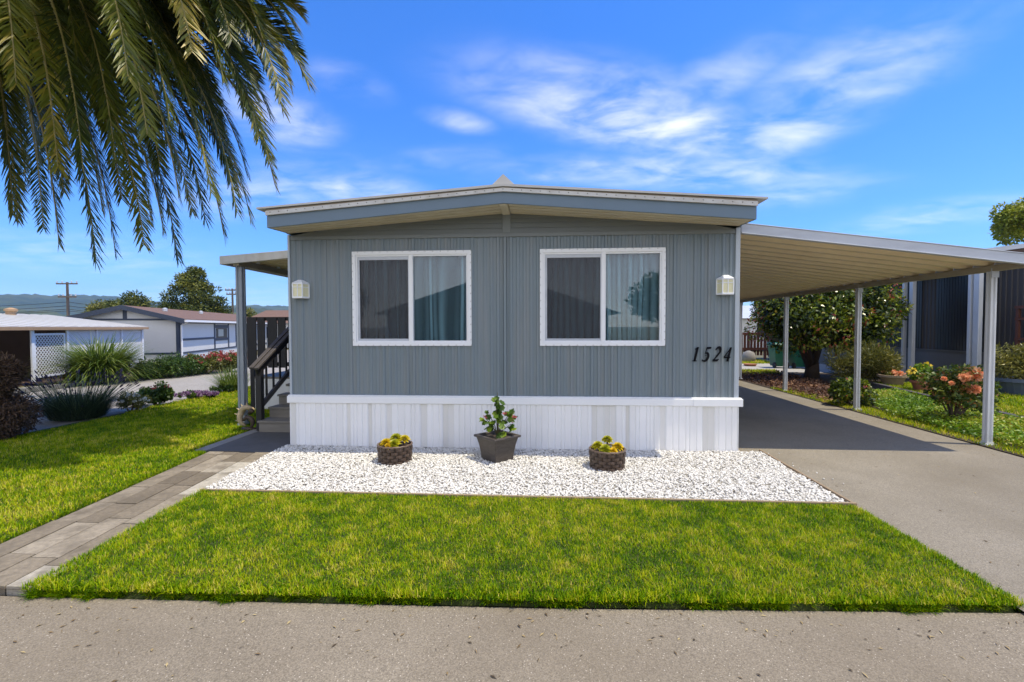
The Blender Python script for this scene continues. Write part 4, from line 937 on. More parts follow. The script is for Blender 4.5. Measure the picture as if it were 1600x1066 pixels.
def rosettes(name, c, spots, label):
    t = thing(name, label, 'succulent', c, 'yellow succulents in the basket planters')
    for (dx_, dy_, dz, s, tl, tx, ty) in spots:
        r = np.random.RandomState(int(abs(dx_ * 1000 + dy_ * 77)) + 3); P = []; D = []; NN = []; LL = []; WW = []; TT = []
        ax = unit(np.array([tx, ty, 1.0]))
        ux = unit(np.cross(ax, [0, 1, 0.2])); uy = np.cross(ax, ux)
        k = 0
        for ring in range(6):
            for q in range(9 if ring < 4 else 6):
                a = k * 2.39996; k += 1; el = R(2 + ring * 13); d = (ux * math.cos(a) + uy * math.sin(a)) * math.cos(el) + ax * math.sin(el)
                P.append(np.array(c) + np.array([dx_, dy_, dz]) + ax * 0.006 * ring + d * 0.008); D.append(d); NN.append(ax * math.cos(el) - (ux * math.cos(a) + uy * math.sin(a)) * math.sin(el)); LL.append(s * (1 - ring * 0.135)); WW.append(s * 0.66 * (1 - ring * 0.08)); TT.append(tl + r.uniform(-0.12, 0.2) - 0.04 * ring)
        V, F = leaves(np.array(P), np.array(D), np.array(NN), np.array(LL), np.array(WW), 0.22)
        mesh_np('rosette', V, F, m_succ, t, tint=np.clip(TT, 0, 1))
        b = MB(); b.tube([np.array(c) + np.array([dx_ * 0.8, dy_ * 0.8, -0.02]), np.array(c) + np.array([dx_, dy_, dz])], 0.012, 6); b.build('stem', m_bark, t)
    return t
bk = basket((-1.46, -0.80, 0.015), 'dark woven basket on gravel left of the square pot')
bk2 = copy_tree(bk, (1.36, -0.90, 0.015), 'dark woven basket on gravel right of the square pot'); bk2.rotation_euler = (0, 0, 0.7)
rosettes('yellow_succulent', (-1.46, -0.80, 0.225), [(-0.11, -0.03, 0.045, 0.085, 0.75, -0.1, -0.3), (0.02, -0.08, 0.045, 0.088, 0.2, 0.0, -0.5), (0.0, 0.05, 0.09, 0.095, 0.15, 0, -0.35), (0.13, 0.02, 0.085, 0.08, 0.6, 0.1, -0.3), (-0.05, -0.12, 0.02, 0.055, 0.95, -0.2, -0.5)], 'yellow succulent rosettes in the basket left of the square pot')
rosettes('yellow_succulent', (1.36, -0.90, 0.225), [(-0.12, 0.0, 0.065, 0.082, 0.3, -0.1, -0.4), (-0.035, -0.085, 0.045, 0.082, 0.12, 0.0, -0.6), (0.01, 0.07, 0.125, 0.078, 0.25, 0, -0.3), (0.06, -0.11, 0.025, 0.06, 0.9, 0.1, -0.6), (0.135, 0.0, 0.055, 0.078, 0.75, 0.15, -0.4)], 'yellow succulent rosettes in the basket right of the square pot')
# square flared pot with geranium
PX, PY = -0.09, -0.62
pot = thing('square_pot', 'bronze square tapered pot turned cornerwise on white gravel', 'pot', (PX, PY, 0.01))
def sq(h, z, rot=R(45)): return [(PX + h * math.sqrt(2) * math.cos(rot + math.pi / 4 + k * math.pi / 2 - math.pi / 4 + R(-45)), PY + h * math.sqrt(2) * math.sin(rot + k * math.pi / 2 - R(45)), z) for k in range(4)]
def ringstack(levels):
    vs = []; fs = []
    for h, z in levels: vs += sq(h, z)
    for i in range(len(levels) - 1):
        for k in range(4): fs.append((i * 4 + k, i * 4 + (k + 1) % 4, (i + 1) * 4 + (k + 1) % 4, (i + 1) * 4 + k))
    return vs, fs
b = MB(); vs, fs = ringstack([(0.0, 0.03), (0.150, 0.03), (0.150, 0.012), (0.156, 0.02), (0.165, 0.12), (0.180, 0.22), (0.205, 0.325), (0.178, 0.325), (0.165, 0.27)]); b.add(vs, fs); b.build('body', m_bronze, pot, bevel=0.006)
b = MB(); vs, fs = ringstack([(0.200, 0.318), (0.228, 0.328), (0.232, 0.345), (0.226, 0.358), (0.196, 0.362), (0.182, 0.352), (0.182, 0.318)]); b.add(vs, fs); b.build('rim', m_bronze, pot, bevel=0.004)
b = MB(); b.sheet(sq(0.180, 0.315)); b.build('soil', m_soil, pot)
b = MB()
for k in range(4):
    q = sq(0.135, 0.0)[k]; b.box((q[0] - 0.03, q[1] - 0.03, 0.0), (q[0] + 0.03, q[1] + 0.03, 0.028))
b.build('foot', m_bronze, pot)
ger = thing('geranium', 'leggy green geranium with a few pink blooms in the square pot', 'plant', (PX, PY, 0.31))
b = MB(); tips = [(-0.02, 0.0, 0.53), (0.06, 0, 0.42), (-0.12, -0.02, 0.36), (0.24, 0.0, 0.38), (0.15, 0.02, 0.31), (0.19, -0.03, 0.2), (-0.15, 0, 0.26), (-0.08, -0.06, 0.2), (0.03, -0.06, 0.16), (0.05, -0.09, 0.06), (0.0, 0.05, 0.62)]
for (tx, ty, tz) in tips: b.tube([(PX, PY, 0.31), (PX + tx * 0.25, PY + ty * 0.3, 0.31 + tz * 0.45), (PX + tx * 0.8, PY + ty, 0.31 + tz * 0.85), (PX + tx, PY + ty, 0.31 + tz)], [0.009, 0.007, 0.005, 0.003], 6)
b.build('stems', mat('green_brown_stem', (0.09, 0.075, 0.03), 0.6, 0.3, 20), ger)
r = np.random.RandomState(12); V = []; F = []; T_ = []
cl = [(-0.02, 0, 0.53, 6), (0.03, 0, 0.46, 5), (0.05, 0.0, 0.40, 6), (0.0, -0.02, 0.34, 6), (0.22, 0, 0.36, 4), (0.15, 0.02, 0.33, 7), (0.19, -0.02, 0.26, 5), (0.20, -0.03, 0.17, 5), (-0.14, 0, 0.33, 3), (-0.18, 0, 0.23, 3), (-0.10, -0.05, 0.22, 5), (-0.09, -0.06, 0.15, 4), (0.04, -0.05, 0.2, 6), (0.05, -0.09, 0.07, 8), (0.02, -0.05, 0.27, 4)]
for (lx, ly, lz, nl) in cl:
    for k in range(nl):   # round lobed leaves as small fans
        c = np.array([PX + lx, PY + ly, 0.31 + lz]) + r.normal(size=3) * [0.028, 0.028, 0.022]
        nrm = unit(np.array([r.normal() * 0.6, -0.6 + r.normal() * 0.5, 0.6 + r.rand() * 0.5])); u_ = unit(np.cross(nrm, r.normal(size=3))); v_ = np.cross(nrm, u_)
        s = r.uniform(0.030, 0.050); m = 12; n0 = len(V)
        V.append(c - nrm * s * 0.25)
        for q in range(m):
            a = 2 * math.pi * q / m; rr_ = s * (1 + 0.13 * (-1) ** q); V.append(c + (u_ * math.cos(a) + v_ * math.sin(a)) * rr_)
        tn = np.clip(r.normal(0.5, 0.25), 0, 1)
        for q in range(m): F.append((n0, n0 + 1 + q, n0 + 1 + (q + 1) % m)); T_.append(tn)
mesh_np('leaves', np.array(V), np.array(F), m_geran, ger, tint=T_)
for (fx, fy, fz) in ((-0.165, -0.02, 0.29), (0.235, -0.02, 0.30), (0.10, -0.02, 0.34), (0.21, -0.03, 0.24)):
    cc = np.array([PX + fx, PY + fy, 0.31 + fz]); cloud('flower', m_pink, ger, [(cc, (0.022, 0.022, 0.016))], 26, 0.018, 0.016, droop=0, r=r)

# ================================================================== PALM
PC = np.array([-8.95, 0.35, 7.35])
palm = thing('palm_tree', 'tall palm with drooping feathery fronds over the side lawn', 'palm tree', (-9.45, 0.3, 0))
b = MB(); zs_ = np.linspace(-0.05, 7.2, 30)
b.tube([(-9.45 + 0.5 * (z / 7.2) ** 3, 0.3 + 0.05 * z / 7.2, z) for z in zs_], [0.33 + 0.02 * (i % 2) + (0.12 if i == 0 else 0) for i in range(30)], 14); b.build('trunk', m_bark, palm)
b = MB(); b.lathe((-8.95, 0.35, 6.6), [(0.25, 0), (0.42, 0.3), (0.45, 0.6), (0.25, 0.9), (0.05, 1.0)], 16); b.build('crownshaft', m_bark, palm)
def frond(tip, lift, r, dry=0.0, width=0.52):
    tip = np.array(tip, float); c0 = PC + (tip - PC) * [0.06, 0.06, 0] + np.array([0, 0, -0.1]); hz = (tip - c0) * [1, 1, 0]; L = np.linalg.norm(tip - c0)
    p1 = c0 + hz * 0.35 + np.array([0, 0, lift * 0.8]); p2 = c0 + hz * 0.88 + np.array([0, 0, (tip[2] - c0[2]) * 0.22 + lift * 0.75])
    t = np.linspace(0, 1, 26)[:, None]; B = (1 - t) ** 3 * c0 + 3 * (1 - t) ** 2 * t * p1 + 3 * (1 - t) * t ** 2 * p2 + t ** 3 * tip
    n = int(230); s = np.linspace(0.13, 1.0, n)
    tt = s[:, None]; Pp = (1 - tt) ** 3 * c0 + 3 * (1 - tt) ** 2 * tt * p1 + 3 * (1 - tt) * tt ** 2 * p2 + tt ** 3 * tip
    Tg = unit(3 * (1 - tt) ** 2 * (p1 - c0) + 6 * (1 - tt) * tt * (p2 - p1) + 3 * tt ** 2 * (tip - p2))
    tw = r.normal() * 0.5; ft = r.normal() * 0.13
    side0 = unit(np.cross(Tg, np.array([0, 0, 1.0]) + 1e-3)); up0 = np.cross(side0, Tg)
    side = side0 * math.cos(tw) + up0 * math.sin(tw); up = -side0 * math.sin(tw) + up0 * math.cos(tw)
    Vs = []; Ts = []
    prof_ = np.sin(np.pi * np.clip(s * 0.93 + 0.06, 0, 1)) ** 0.55
    for sg in (-1, 1):
        ang = R(56) - R(26) * s + r.normal(size=n) * 0.09; vv = 0.30 + r.normal(size=n) * 0.16
        d = Tg * np.cos(ang)[:, None] + (side * sg) * np.sin(ang)[:, None] + up * (vv * np.sin(ang))[:, None]; d = unit(d)
        l = width * (0.30 + 0.75 * prof_) * (0.85 + 0.3 * r.rand(n)); wd = 0.025 * (0.7 + 0.5 * r.rand(n))
        d2 = unit(d + np.array([0, 0, -0.22]) + r.normal(size=(n, 3)) * 0.05)
        nn = unit(np.cross(d, np.cross(up, d)) + r.normal(size=(n, 3)) * 0.25); sdv = unit(np.cross(d, nn))
        base = Pp; mid = Pp + d * (l * 0.5)[:, None]; tp = mid + d2 * (l * 0.5)[:, None]
        w1 = (wd / 2)[:, None]
        Vs.append(np.stack([base - sdv * w1 * 0.6, base + sdv * w1 * 0.6, mid + sdv * w1, mid - sdv * w1, tp + sdv * w1 * 0.1, tp - sdv * w1 * 0.1], 1).reshape(-1, 3))
        Ts.append(np.clip(0.34 + ft + dry + 0.10 * r.normal(size=n) + 0.25 * (s > 0.9) * r.rand(n), 0, 1))
    V = np.concatenate(Vs); n2 = 2 * n
    F = (np.arange(n2)[:, None, None] * 6 + np.array([[0, 1, 2, 3], [3, 2, 4, 5]])[None]).reshape(-1, 4)
    fr_ = mesh_np('frond', V, F, m_palm, palm, tint=np.repeat(np.concatenate(Ts), 2))
    b = MB(); rad = np.linspace(0.042, 0.006, 26); b.tube([tuple(p) for p in B], list(rad * 1.15), 6); b.build('stem', m_rachis, fr_)
r = np.random.RandomState(77)
TIPS = [  # tip in the photograph and its distance north (m), how far the frond arches up first
    (482, 132, 0.6, 0.9), (440, 150, -0.4, 1.2), (470, 20, 1.4, 1.3), (430, 290, 1.0, 0.8), (404, 215, -0.3, 1.0), (392, 345, 1.6, 0.5), (350, 368, 0.8, 0.5), (330, 300, -0.6, 0.8),
    (278, 405, 1.2, 0.3), (225, 382, 0.2, 0.2), (236, 345, 1.9, 0.3), (150, 408, -0.2, 0.0), (130, 268, -1.2, 0.9), (92, 380, 1.2, 0.0), (28, 340, 1.6, -0.2), (20, 335, 0.4, 0.0),
    (160, 330, 2.1, 0.1), (300, 330, 2.2, 0.4), (385, 270, 2.0, 0.9), (180, 250, -0.9, 1.2), (265, 190, -1.1, 1.4), (350, 130, -0.9, 1.5), (25, 130, -1.4, 1.0), (100, 300, 2.4, 0.2),
    (440, 100, 2.2, 1.3), (410, 60, -0.4, 1.6), (60, 250, 2.2, 0.4), (210, 300, 2.6, 0.6), (320, 230, 2.8, 1.0), (300, 80, -1.4, 1.8), (200, 120, -1.6, 1.8), (370, 330, 0.0, 0.9), (120, 200, 2.0, 0.8), (250, 260, 0.4, 0.6), (340, 190, 0.6, 1.2), (-20, 300, 0.2, 0.1), (-60, 200, -1.0, 0.5),
    (180, 395, 1.6, 0.1), (255, 360, 2.4, 0.3), (280, 310, -0.2, 0.8), (420, 250, 0.4, 1.0), (360, 280, 2.4, 0.8), 
    (90, 260, -1.2, 0.7), (230, 210, -1.3, 1.2), (290, 140, 0.4, 1.6), (400, 150, 1.4, 1.2), (455, 60, 0.4, 1.4), (380, 90, 1.0, 1.6), (160, 170, 0.6, 1.2), (70, 150, 1.0, 1.0), (250, 320, 1.2, 0.5), (190, 310, 0.8, 0.5), (40, 280, 2.6, 0.3), (340, 100, 2.2, 1.6), (210, 90, 1.2, 1.6), (120, 90, -1.0, 1.4),
    (470, 92, 1.8, 1.2), (452, 128, 0.2, 1.3), (430, 60, 2.6, 1.4), (402, 125, 2.2, 1.3), (382, 172, -0.4, 1.3), (422, 182, 1.9, 1.1), (350, 205, 1.4, 1.1), (462, 45, 0.8, 1.4), (392, 32, 1.7, 1.6), (332, 152, 2.7, 1.3), (362, 62, -0.6, 1.7), (442, 172, 0.9, 1.2), (302, 172, 1.0, 1.3), (412, 102, 0.6, 1.4), (372, 300, 1.2, 0.7), (320, 340, 0.5, 0.5)]
for (u, v, Y, lf) in TIPS: frond(at(u, v, Y), lf, r, dry=r.choice([0, 0, 0.05, 0.18, 0.28]))
for k in range(36):   # upper fronds arching out over the lawn, added out of view to shade it
    yy_ = -1.8 + 4.2 * (k + r.rand()) / 36
    frond(np.array([r.uniform(-4.9, -3.1), yy_, 1.83 + 0.70 * (yy_ + 6.94) + r.uniform(0.75, 1.2)]), r.uniform(0.9, 1.6), r, dry=r.choice([0, 0.1]), width=0.66)
for k in range(26):   # the rest of the head, above and behind
    a = 2 * math.pi * k / 26 + r.uniform(-0.1, 0.1); el = r.uniform(-0.9, 1.0); rad_ = 4.6 * math.cos(el * 0.8)
    if math.cos(a) > 0.2 and el < 0.2: el = abs(el) + 0.3
    frond(PC + np.array([rad_ * math.cos(a), rad_ * math.sin(a), 4.2 * math.sin(el) - 0.9]), 1.3, r, dry=r.choice([0, 0.1]))
# shaggy brown shrub at the palm's foot
bs = thing('brown_shrub', 'shaggy brown two-lobed shrub beside the side lawn', 'shrub', (-8.6, 0.15, 0))
cloud('foliage', m_brownleaf, bs, subblobs((-8.62, 0.15, 0.35), (0.42, 0.4, 0.30), 14, 0.26, r) + [((-8.62, 0.15, 0.35), (0.58, 0.55, 0.42))], 14000, 0.07, 0.018, droop=0.3, r=r)
cloud('foliage', m_brownleaf, bs, subblobs((-8.66, 0.15, 1.08), (0.34, 0.34, 0.30), 12, 0.20, r) + [((-8.66, 0.15, 1.05), (0.45, 0.42, 0.40))], 11000, 0.08, 0.018, droop=0.0, r=r)
b = MB(); b.tube([(-8.62, 0.15, -0.05), (-8.65, 0.15, 0.6), (-8.66, 0.15, 1.1)], [0.08, 0.06, 0.03], 8); b.build('trunk', m_bark, bs)

# ================================================================== plants left
def tufts(name, parent, mat_, c, n, h, wd, lean, curve, spread, r=rng, tint=0.5, seg=4, origin=None):
    a = r.rand(n) * 6.283; rr_ = spread * np.sqrt(r.rand(n)); P = np.stack([c[0] + rr_ * np.cos(a), c[1] + rr_ * np.sin(a), np.full(n, c[2])], 1)
    az = a + r.normal(size=n) * 0.5
    V, F = blades(P, h * (0.55 + 0.6 * r.rand(n)), wd, np.abs(r.normal(lean, lean * 0.5 + 0.05, n)), r.uniform(0.3, 1.0, n) * curve, az, r, seg)
    return mesh_np(name, V, F, mat_, parent, tint=np.repeat(np.clip(tint + r.normal(size=n) * 0.22, 0, 1), seg), origin=origin)
r = np.random.RandomState(101)
lc = gnd(122, 652)
lav = thing('lavender_bush', 'dark spiky lavender clump at the road edge of the lawn', 'plant', tuple(lc * [1, 1, 0]))
tufts('foliage', lav, m_lav, (lc[0], lc[1], 0), 2600, 0.62, 0.012, 0.55, 0.5, 0.42, r, 0.28)
na = 150; a = r.rand(na) * 6.28; ln = np.abs(r.normal(0.75, 0.22, na)); hh = r.uniform(0.7, 0.98, na)
b = MB()
for k in range(na):
    base = np.array([lc[0] + 0.25 * math.cos(a[k]), lc[1] + 0.25 * math.sin(a[k]), 0.1]); d = np.array([math.cos(a[k]) * math.sin(ln[k]), math.sin(a[k]) * math.sin(ln[k]), math.cos(ln[k])]); e = base + d * hh[k]
    b.tube([base, base + d * hh[k] * 0.6, e], [0.005, 0.004, 0.003], 4, tint=r.rand())
b.mi = 1
for k in range(na):
    base = np.array([lc[0] + 0.25 * math.cos(a[k]), lc[1] + 0.25 * math.sin(a[k]), 0.1]); d = np.array([math.cos(a[k]) * math.sin(ln[k]), math.sin(a[k]) * math.sin(ln[k]), math.cos(ln[k])]); e = base + d * hh[k]
    b.tube([e - d * 0.02, e + d * 0.03, e + d * 0.07], [0.006, 0.013, 0.003], 5, tint=r.rand())
b.build('flower_stems', [m_lav, m_lavtip], lav)
def bush(name, label, cat, c, rad, n, L, W, mat_, nb=16, bs_=0.45, flowers=None, r=rng, group=None, stem=True, shift=0, jitter=0.7, droop=0.2, low=-0.5):
    c = np.array(c, float); t = thing(name, label, cat, (c[0], c[1], 0), group)
    rad = np.array(rad); cc = c + [0, 0, rad[2]]
    bl = subblobs(cc, rad * 0.72, nb, rad.min() * bs_, r, low=low)
    cloud('foliage', mat_, t, bl, n, L, W, shift, droop, r=r, jitter=jitter)
    if stem:
        b = MB()
        for k in range(6):
            q = bl[k][0]; b.tube([(c[0], c[1], -0.05), tuple((c + q) / 2 + [0, 0, -0.05]), tuple(q)], [0.02 + rad[2] * 0.02, 0.015 + rad[2] * 0.01, 0.006], 5)
        b.build('branches', m_bark, t)
    if flowers:
        fm, nf, fs_ = flowers
        for k in range(nf):
            d = rand_dirs(1, r)[0]; d[2] = abs(d[2]) * 0.9 + 0.15; d[1] = -abs(d[1]) * 0.8 + 0.1
            d = d / np.linalg.norm(d); p = cc + d * rad * r.uniform(0.8, 1.02)
            cloud('flower', fm, t, [(p, (fs_, fs_, fs_ * 0.7))], 24, fs_ * 0.9, fs_ * 0.8, droop=0, r=r)
    return t
g = gnd(245, 632); bush('rose_bush', 'low dark green rose bush with one red bloom on the lawn edge', 'shrub', (g[0], g[1], 0), (0.48, 0.4, 0.30), 2600, 0.06, 0.045, m_midleaf, flowers=(m_redf, 2, 0.045), r=r)
g = gnd(205, 642); bush('white_flower_clump', 'pale yellow-green clump with tiny white flowers beside the rose', 'plant', (g[0], g[1], 0), (0.42, 0.35, 0.20), 2200, 0.05, 0.02, m_olive, flowers=(m_whitef, 22, 0.025), r=r, shift=0.25)
g = gnd(308, 622); bush('purple_ground_cover', 'low mat of purple flowers on the road edge of the lawn', 'plant', (g[0], g[1], 0), (0.75, 0.40, 0.09), 2500, 0.05, 0.03, m_midleaf, flowers=(m_purple, 42, 0.04), r=r, stem=False)
g = gnd(345, 614); bush('dark_ground_cover', 'small dark green mound beside the purple flowers', 'plant', (g[0], g[1], 0), (0.45, 0.35, 0.11), 1500, 0.05, 0.03, m_midleaf, r=r, stem=False, shift=-0.2)
g = gnd(362, 610); t = thing('grass_tuft', 'bright green fine grass tuft behind the porch post', 'plant', (g[0], g[1], 0)); tufts('blades', t, m_tall, (g[0], g[1], 0), 900, 0.75, 0.014, 0.6, 0.7, 0.22, r, 0.55)
g = gnd(158, 596); t = thing('ornamental_grass', 'large arching grass clump before the white shed panels', 'plant', (g[0], g[1], 0)); tufts('blades', t, m_tall, (g[0], g[1], 0), 2600, 1.75, 0.042, 0.42, 2.2, 0.40, r, 0.5, seg=6)
g = gnd(112, 597); bush('red_flower_patch', 'small reddish flowering plant by the lattice door', 'plant', (g[0] + .3, g[1], 0), (0.55, 0.4, 0.16), 1200, 0.06, 0.04, m_midleaf, flowers=(m_redf, 18, 0.06), r=r, stem=False)
for k, (u, v, rx_, rz_, lab) in enumerate(((225, 592, 0.75, 0.30, 'dark green juniper mound next to the arching grass'), (258, 590, 0.85, 0.36, 'dark green juniper mound in the middle of the roadside row'), (292, 586, 0.80, 0.36, 'dark green juniper mound next to the red flowering shrubs'))):
    g = gnd(u, v); bush('juniper', lab, 'shrub', (g[0], g[1] + 0.3, 0), (rx_, 0.9, rz_), 3200, 0.10, 0.035, m_midleaf, nb=22, bs_=0.7, r=r, group='juniper mounds along the far side of the road', shift=-0.05)
for k, (u, v, lab) in enumerate(((325, 583, 'red flowering shrub beside the juniper row'), (358, 580, 'red flowering shrub just left of the porch post'))):
    g = gnd(u, v); bush('red_flower_shrub', lab, 'shrub', (g[0], g[1], 0), (0.95, 0.9, 0.42), 2400, 0.10, 0.05, m_olive, flowers=(m_redf, 22, 0.065), r=r, group='red flowering shrubs across the road')
# kerb of the far verge
flat('verge', [(-16.9, 7.6), (-14.3, 7.0), (-14.0, 9.0), (-12.9, 12), (-14.5, 16), (-18.9, 16.5)], -0.018, m_mulch)
b = MB(); b.bar((-14.9, 5.0, 0.0), (-14.15, 9.2, 0.0), 0.12, 0.16); tag(b.build('kerb', m_pad, bevel=0.02), kind='structure')

# ================================================================== neighbour shed with lattice door
S0 = gnd(52, 597); S1 = gnd(224, 572); S0 = S0[:2]; S1 = S1[:2]
da = (S1 - S0) / np.linalg.norm(S1 - S0); dn = np.array([-da[1], da[0]])
if dn[0] > 0: dn = -dn
shed = thing('garden_shed', 'low white shed with sheet roof, dark open bay and lattice door', 'shed', (S0[0], S0[1], 0))
def wp(u, v, off=0.0):
    p = onwall(u, v, S0 - dn * off, S1 - dn * off); return p
def sh(s, z, off=0.0): q = S0 + da * s - dn * off; return np.array([q[0], q[1], z])   # off: towards viewer
def s_of(u): p = wp(u, 560); return (p[:2] - S0) @ da
SL = np.linalg.norm(S1 - S0); ztop = wp(224, 512)[2]
def slab(b, s0, s1, z0, z1, o0, o1, tint=0.5):
    b.hexa([sh(s0, z0, o0), sh(s1, z0, o0), sh(s1, z0, o1), sh(s0, z0, o1), sh(s0, z1, o0), sh(s1, z1, o0), sh(s1, z1, o1), sh(s0, z1, o1)], tint)
b = MB(); slab(b, s_of(107), SL, 0, ztop - 0.09, -0.06, 0.0); slab(b, SL - 0.05, SL, 0, ztop - 0.09, -4.0, -0.061); b.build('wall_panel', m_nwhite, shed)
b = MB()
for u, wd in ((50, 0.13), (105, 0.10), (151, 0.08), (190, 0.08), (222.5, 0.12)):
    s = s_of(u); slab(b, s - wd / 2, s + wd / 2, 0, ztop - 0.085, 0.002, 0.05)
slab(b, s_of(50) - 6.3, s_of(50) - 6.15, 0, ztop - 0.085, 0.0, 0.12)
b.build('post', m_vinyl, shed)
b = MB(); slab(b, -7, s_of(107), 0, ztop - 0.09, -3.6, -3.5); slab(b, s_of(106), s_of(107), 0, ztop - 0.09, -3.5, -0.06); slab(b, -7, s_of(107), -0.08, 0.01, -3.6, 0.0); b.build('inner_wall', m_inside, shed)
b = MB(); slab(b, -7.0, SL + 0.15, ztop - 0.085, ztop + 0.02, 0.12, 0.20); b.build('fascia', m_tanboard, shed)
b = MB(); zt_ = ztop + 0.55
for k in range(40):
    s0_ = -7 + (SL + 7.15) * k / 40; s1_ = -7 + (SL + 7.15) * (k + 1) / 40; h0 = 0.03 * (k % 2)
    b.hexa([sh(s0_, ztop + 0.021, 0.14), sh(s1_, ztop + 0.021, 0.14), sh(s1_, zt_, -3.9), sh(s0_, zt_, -3.9), sh(s0_, ztop + 0.04 + h0 * .5, 0.14), sh(s1_, ztop + 0.04 + h0 * .5, 0.14), sh(s1_, zt_ + 0.03 + h0, -3.9), sh(s0_, zt_ + 0.03 + h0, -3.9)])
b.build('roof', m_roof, shed)
b = MB(); sa, sb = s_of(53.5), s_of(102); zd0, zd1 = 0.12, wp(75, 521)[2]
slab(b, sa, sb, zd0, zd0 + 0.06, -0.02, 0.02); slab(b, sa, sb, zd1 - 0.06, zd1, -0.02, 0.02); slab(b, sa, sa + 0.06, zd0, zd1, -0.018, 0.022); slab(b, sb - 0.06, sb, zd0, zd1, -0.018, 0.022)
door = b.build('lattice_door', m_vinyl, shed)
b = MB(); step_ = 0.14; W_ = sb - sa; H_ = zd1 - zd0
for sg in (1, -1):
    k = -H_
    while k < W_:
        # line s = k + t (sg=1) or mirrored, z = t
        t0 = max(0, -k); t1 = min(H_, W_ - k)
        if t1 - t0 > 0.03:
            pa = (k + t0, zd0 + t0); pb = (k + t1, zd0 + t1)
            if sg < 0: pa = (W_ - pa[0], pa[1]); pb = (W_ - pb[0], pb[1])
            b.bar(sh(sa + pa[0], pa[1], 0.004 * sg), sh(sa + pb[0], pb[1], 0.004 * sg), 0.007, 0.032, up=(da[0], da[1], 0.0) if False else (0, 0, 1))
        k += step_
b.build('lattice', m_nwhite, door)
b = MB(); q = onwall(17, 484, S0 + dn * 3.4, S1 + dn * 3.4); b.lathe((q[0], q[1], q[2] - 0.7), [(0.16, 0), (0.16, 0.62), (0.21, 0.64), (0.21, 0.72), (0.05, 0.78)], 12); b.build('roof_vent', m_tanboard, shed)

# ================================================================== neighbour white house with navy trim
H0 = gnd(281, 566)[:2]; H1 = gnd(369, 552)[:2]
ha = (H1 - H0) / np.linalg.norm(H1 - H0); hn = np.array([-ha[1], ha[0]]); hn = hn if hn[0] < 0 else -hn
nh = thing('white_house', 'white house with navy trim boards and brown shingle roof', 'house', (H0[0], H0[1], 0))
def hp(s, z, o=0.0): q = H0 + ha * s + hn * o; return np.array([q[0], q[1], z])      # s along the long side, o away along the gable end
def hs_(u): return (onwall(u, 540, H0, H1)[:2] - H0) @ ha
HZ = onwall(283, 500, H0, H1)[2]; HL = 17.0
G1 = H0 + hn * 5
def ho(u, v=520): return (onwall(u, v, H0, G1)[:2] - H0) @ hn
ridge_o = ho(196); RZ = onwall(196, 480, H0, G1)[2]; GW = ridge_o * 2
b = MB(); b.hexa([hp(0, 0, 0), hp(HL, 0, 0), hp(HL, 0, GW), hp(0, 0, GW), hp(0, HZ, 0), hp(HL, HZ, 0), hp(HL, HZ, GW), hp(0, HZ, GW)])
b.add([hp(0, HZ, 0), hp(0, HZ, GW), hp(0, RZ - 0.06, ridge_o), hp(HL, HZ, 0), hp(HL, HZ, GW), hp(HL, RZ - 0.06, ridge_o)], [(0, 2, 1), (3, 4, 5)])
b.build('wall', m_nwhite, nh)
b = MB()
for (oa, ob) in ((-0.35, ridge_o), (GW + 0.35, ridge_o)):
    za = HZ - 0.04
    b.hexa([hp(-0.3, za, oa), hp(HL + .3, za, oa), hp(HL + .3, RZ, ob), hp(-0.3, RZ, ob), hp(-0.3, za + .09, oa), hp(HL + .3, za + .09, oa), hp(HL + .3, RZ + .09, ob), hp(-0.3, RZ + .09, ob)])
roof2 = b.build('roof', m_shingle, nh)
b = MB()
for u in (247, 330): 
    q = hp(hs_(300) + (u - 240) * 0.06, RZ - 0.15, ridge_o * 0.6); b.lathe(q, [(0.12, 0), (0.12, 0.16), (0.04, 0.20)], 10)
b.build('roof_vent', m_galv, roof2)
def hslab(b, s0, s1, z0, z1, d=0.03):
    b.hexa([hp(s0, z0, 0), hp(s1, z0, 0), hp(s1, z0, -d), hp(s0, z0, -d), hp(s0, z1, 0), hp(s1, z1, 0), hp(s1, z1, -d), hp(s0, z1, -d)])
def gslab(b, o0, o1, z0, z1, d=0.03):
    b.hexa([hp(0, z0, o0), hp(0, z0, o1), hp(-d, z0, o1), hp(-d, z0, o0), hp(0, z1, o0), hp(0, z1, o1), hp(-d, z1, o1), hp(-d, z1, o0)])
zc = lambda v: onwall(300, v, H0, H1)[2]
b = MB(); hslab(b, 0.0, 0.28, 0, HZ - 0.05, 0.035)
zl = 0.42; zm = zc(530)
hslab(b, 0.28, HL, zl, zl + 0.10); hslab(b, 0.28, HL, HZ - 0.18, HZ - 0.05); hslab(b, 0.28, hs_(335), zm - 0.06, zm + 0.06)
for u in (335.5, 357, 369): s = hs_(u); hslab(b, s - 0.09, s + 0.09, zl + 0.1, HZ - 0.18, 0.032)
hslab(b, hs_(335.5), hs_(357), zc(533) - .08, zc(533) + .08, 0.034); hslab(b, hs_(335.5), hs_(357), zc(510) - .1, zc(510) + .1, 0.034)
for kk in range(4): hslab(b, hs_(369) + 2.4 * (kk + 1) - .09, hs_(369) + 2.4 * (kk + 1) + .09, zl + .1, HZ - .18, 0.032)
gslab(b, 0.0, 0.14, 0, HZ - 0.05, 0.035); gslab(b, 0.14, GW, zl, zl + 0.10); gslab(b, 0.14, GW, HZ - 0.03, HZ + 0.06); gslab(b, ridge_o - 0.09, ridge_o + 0.09, HZ + 0.061, RZ - 0.12)
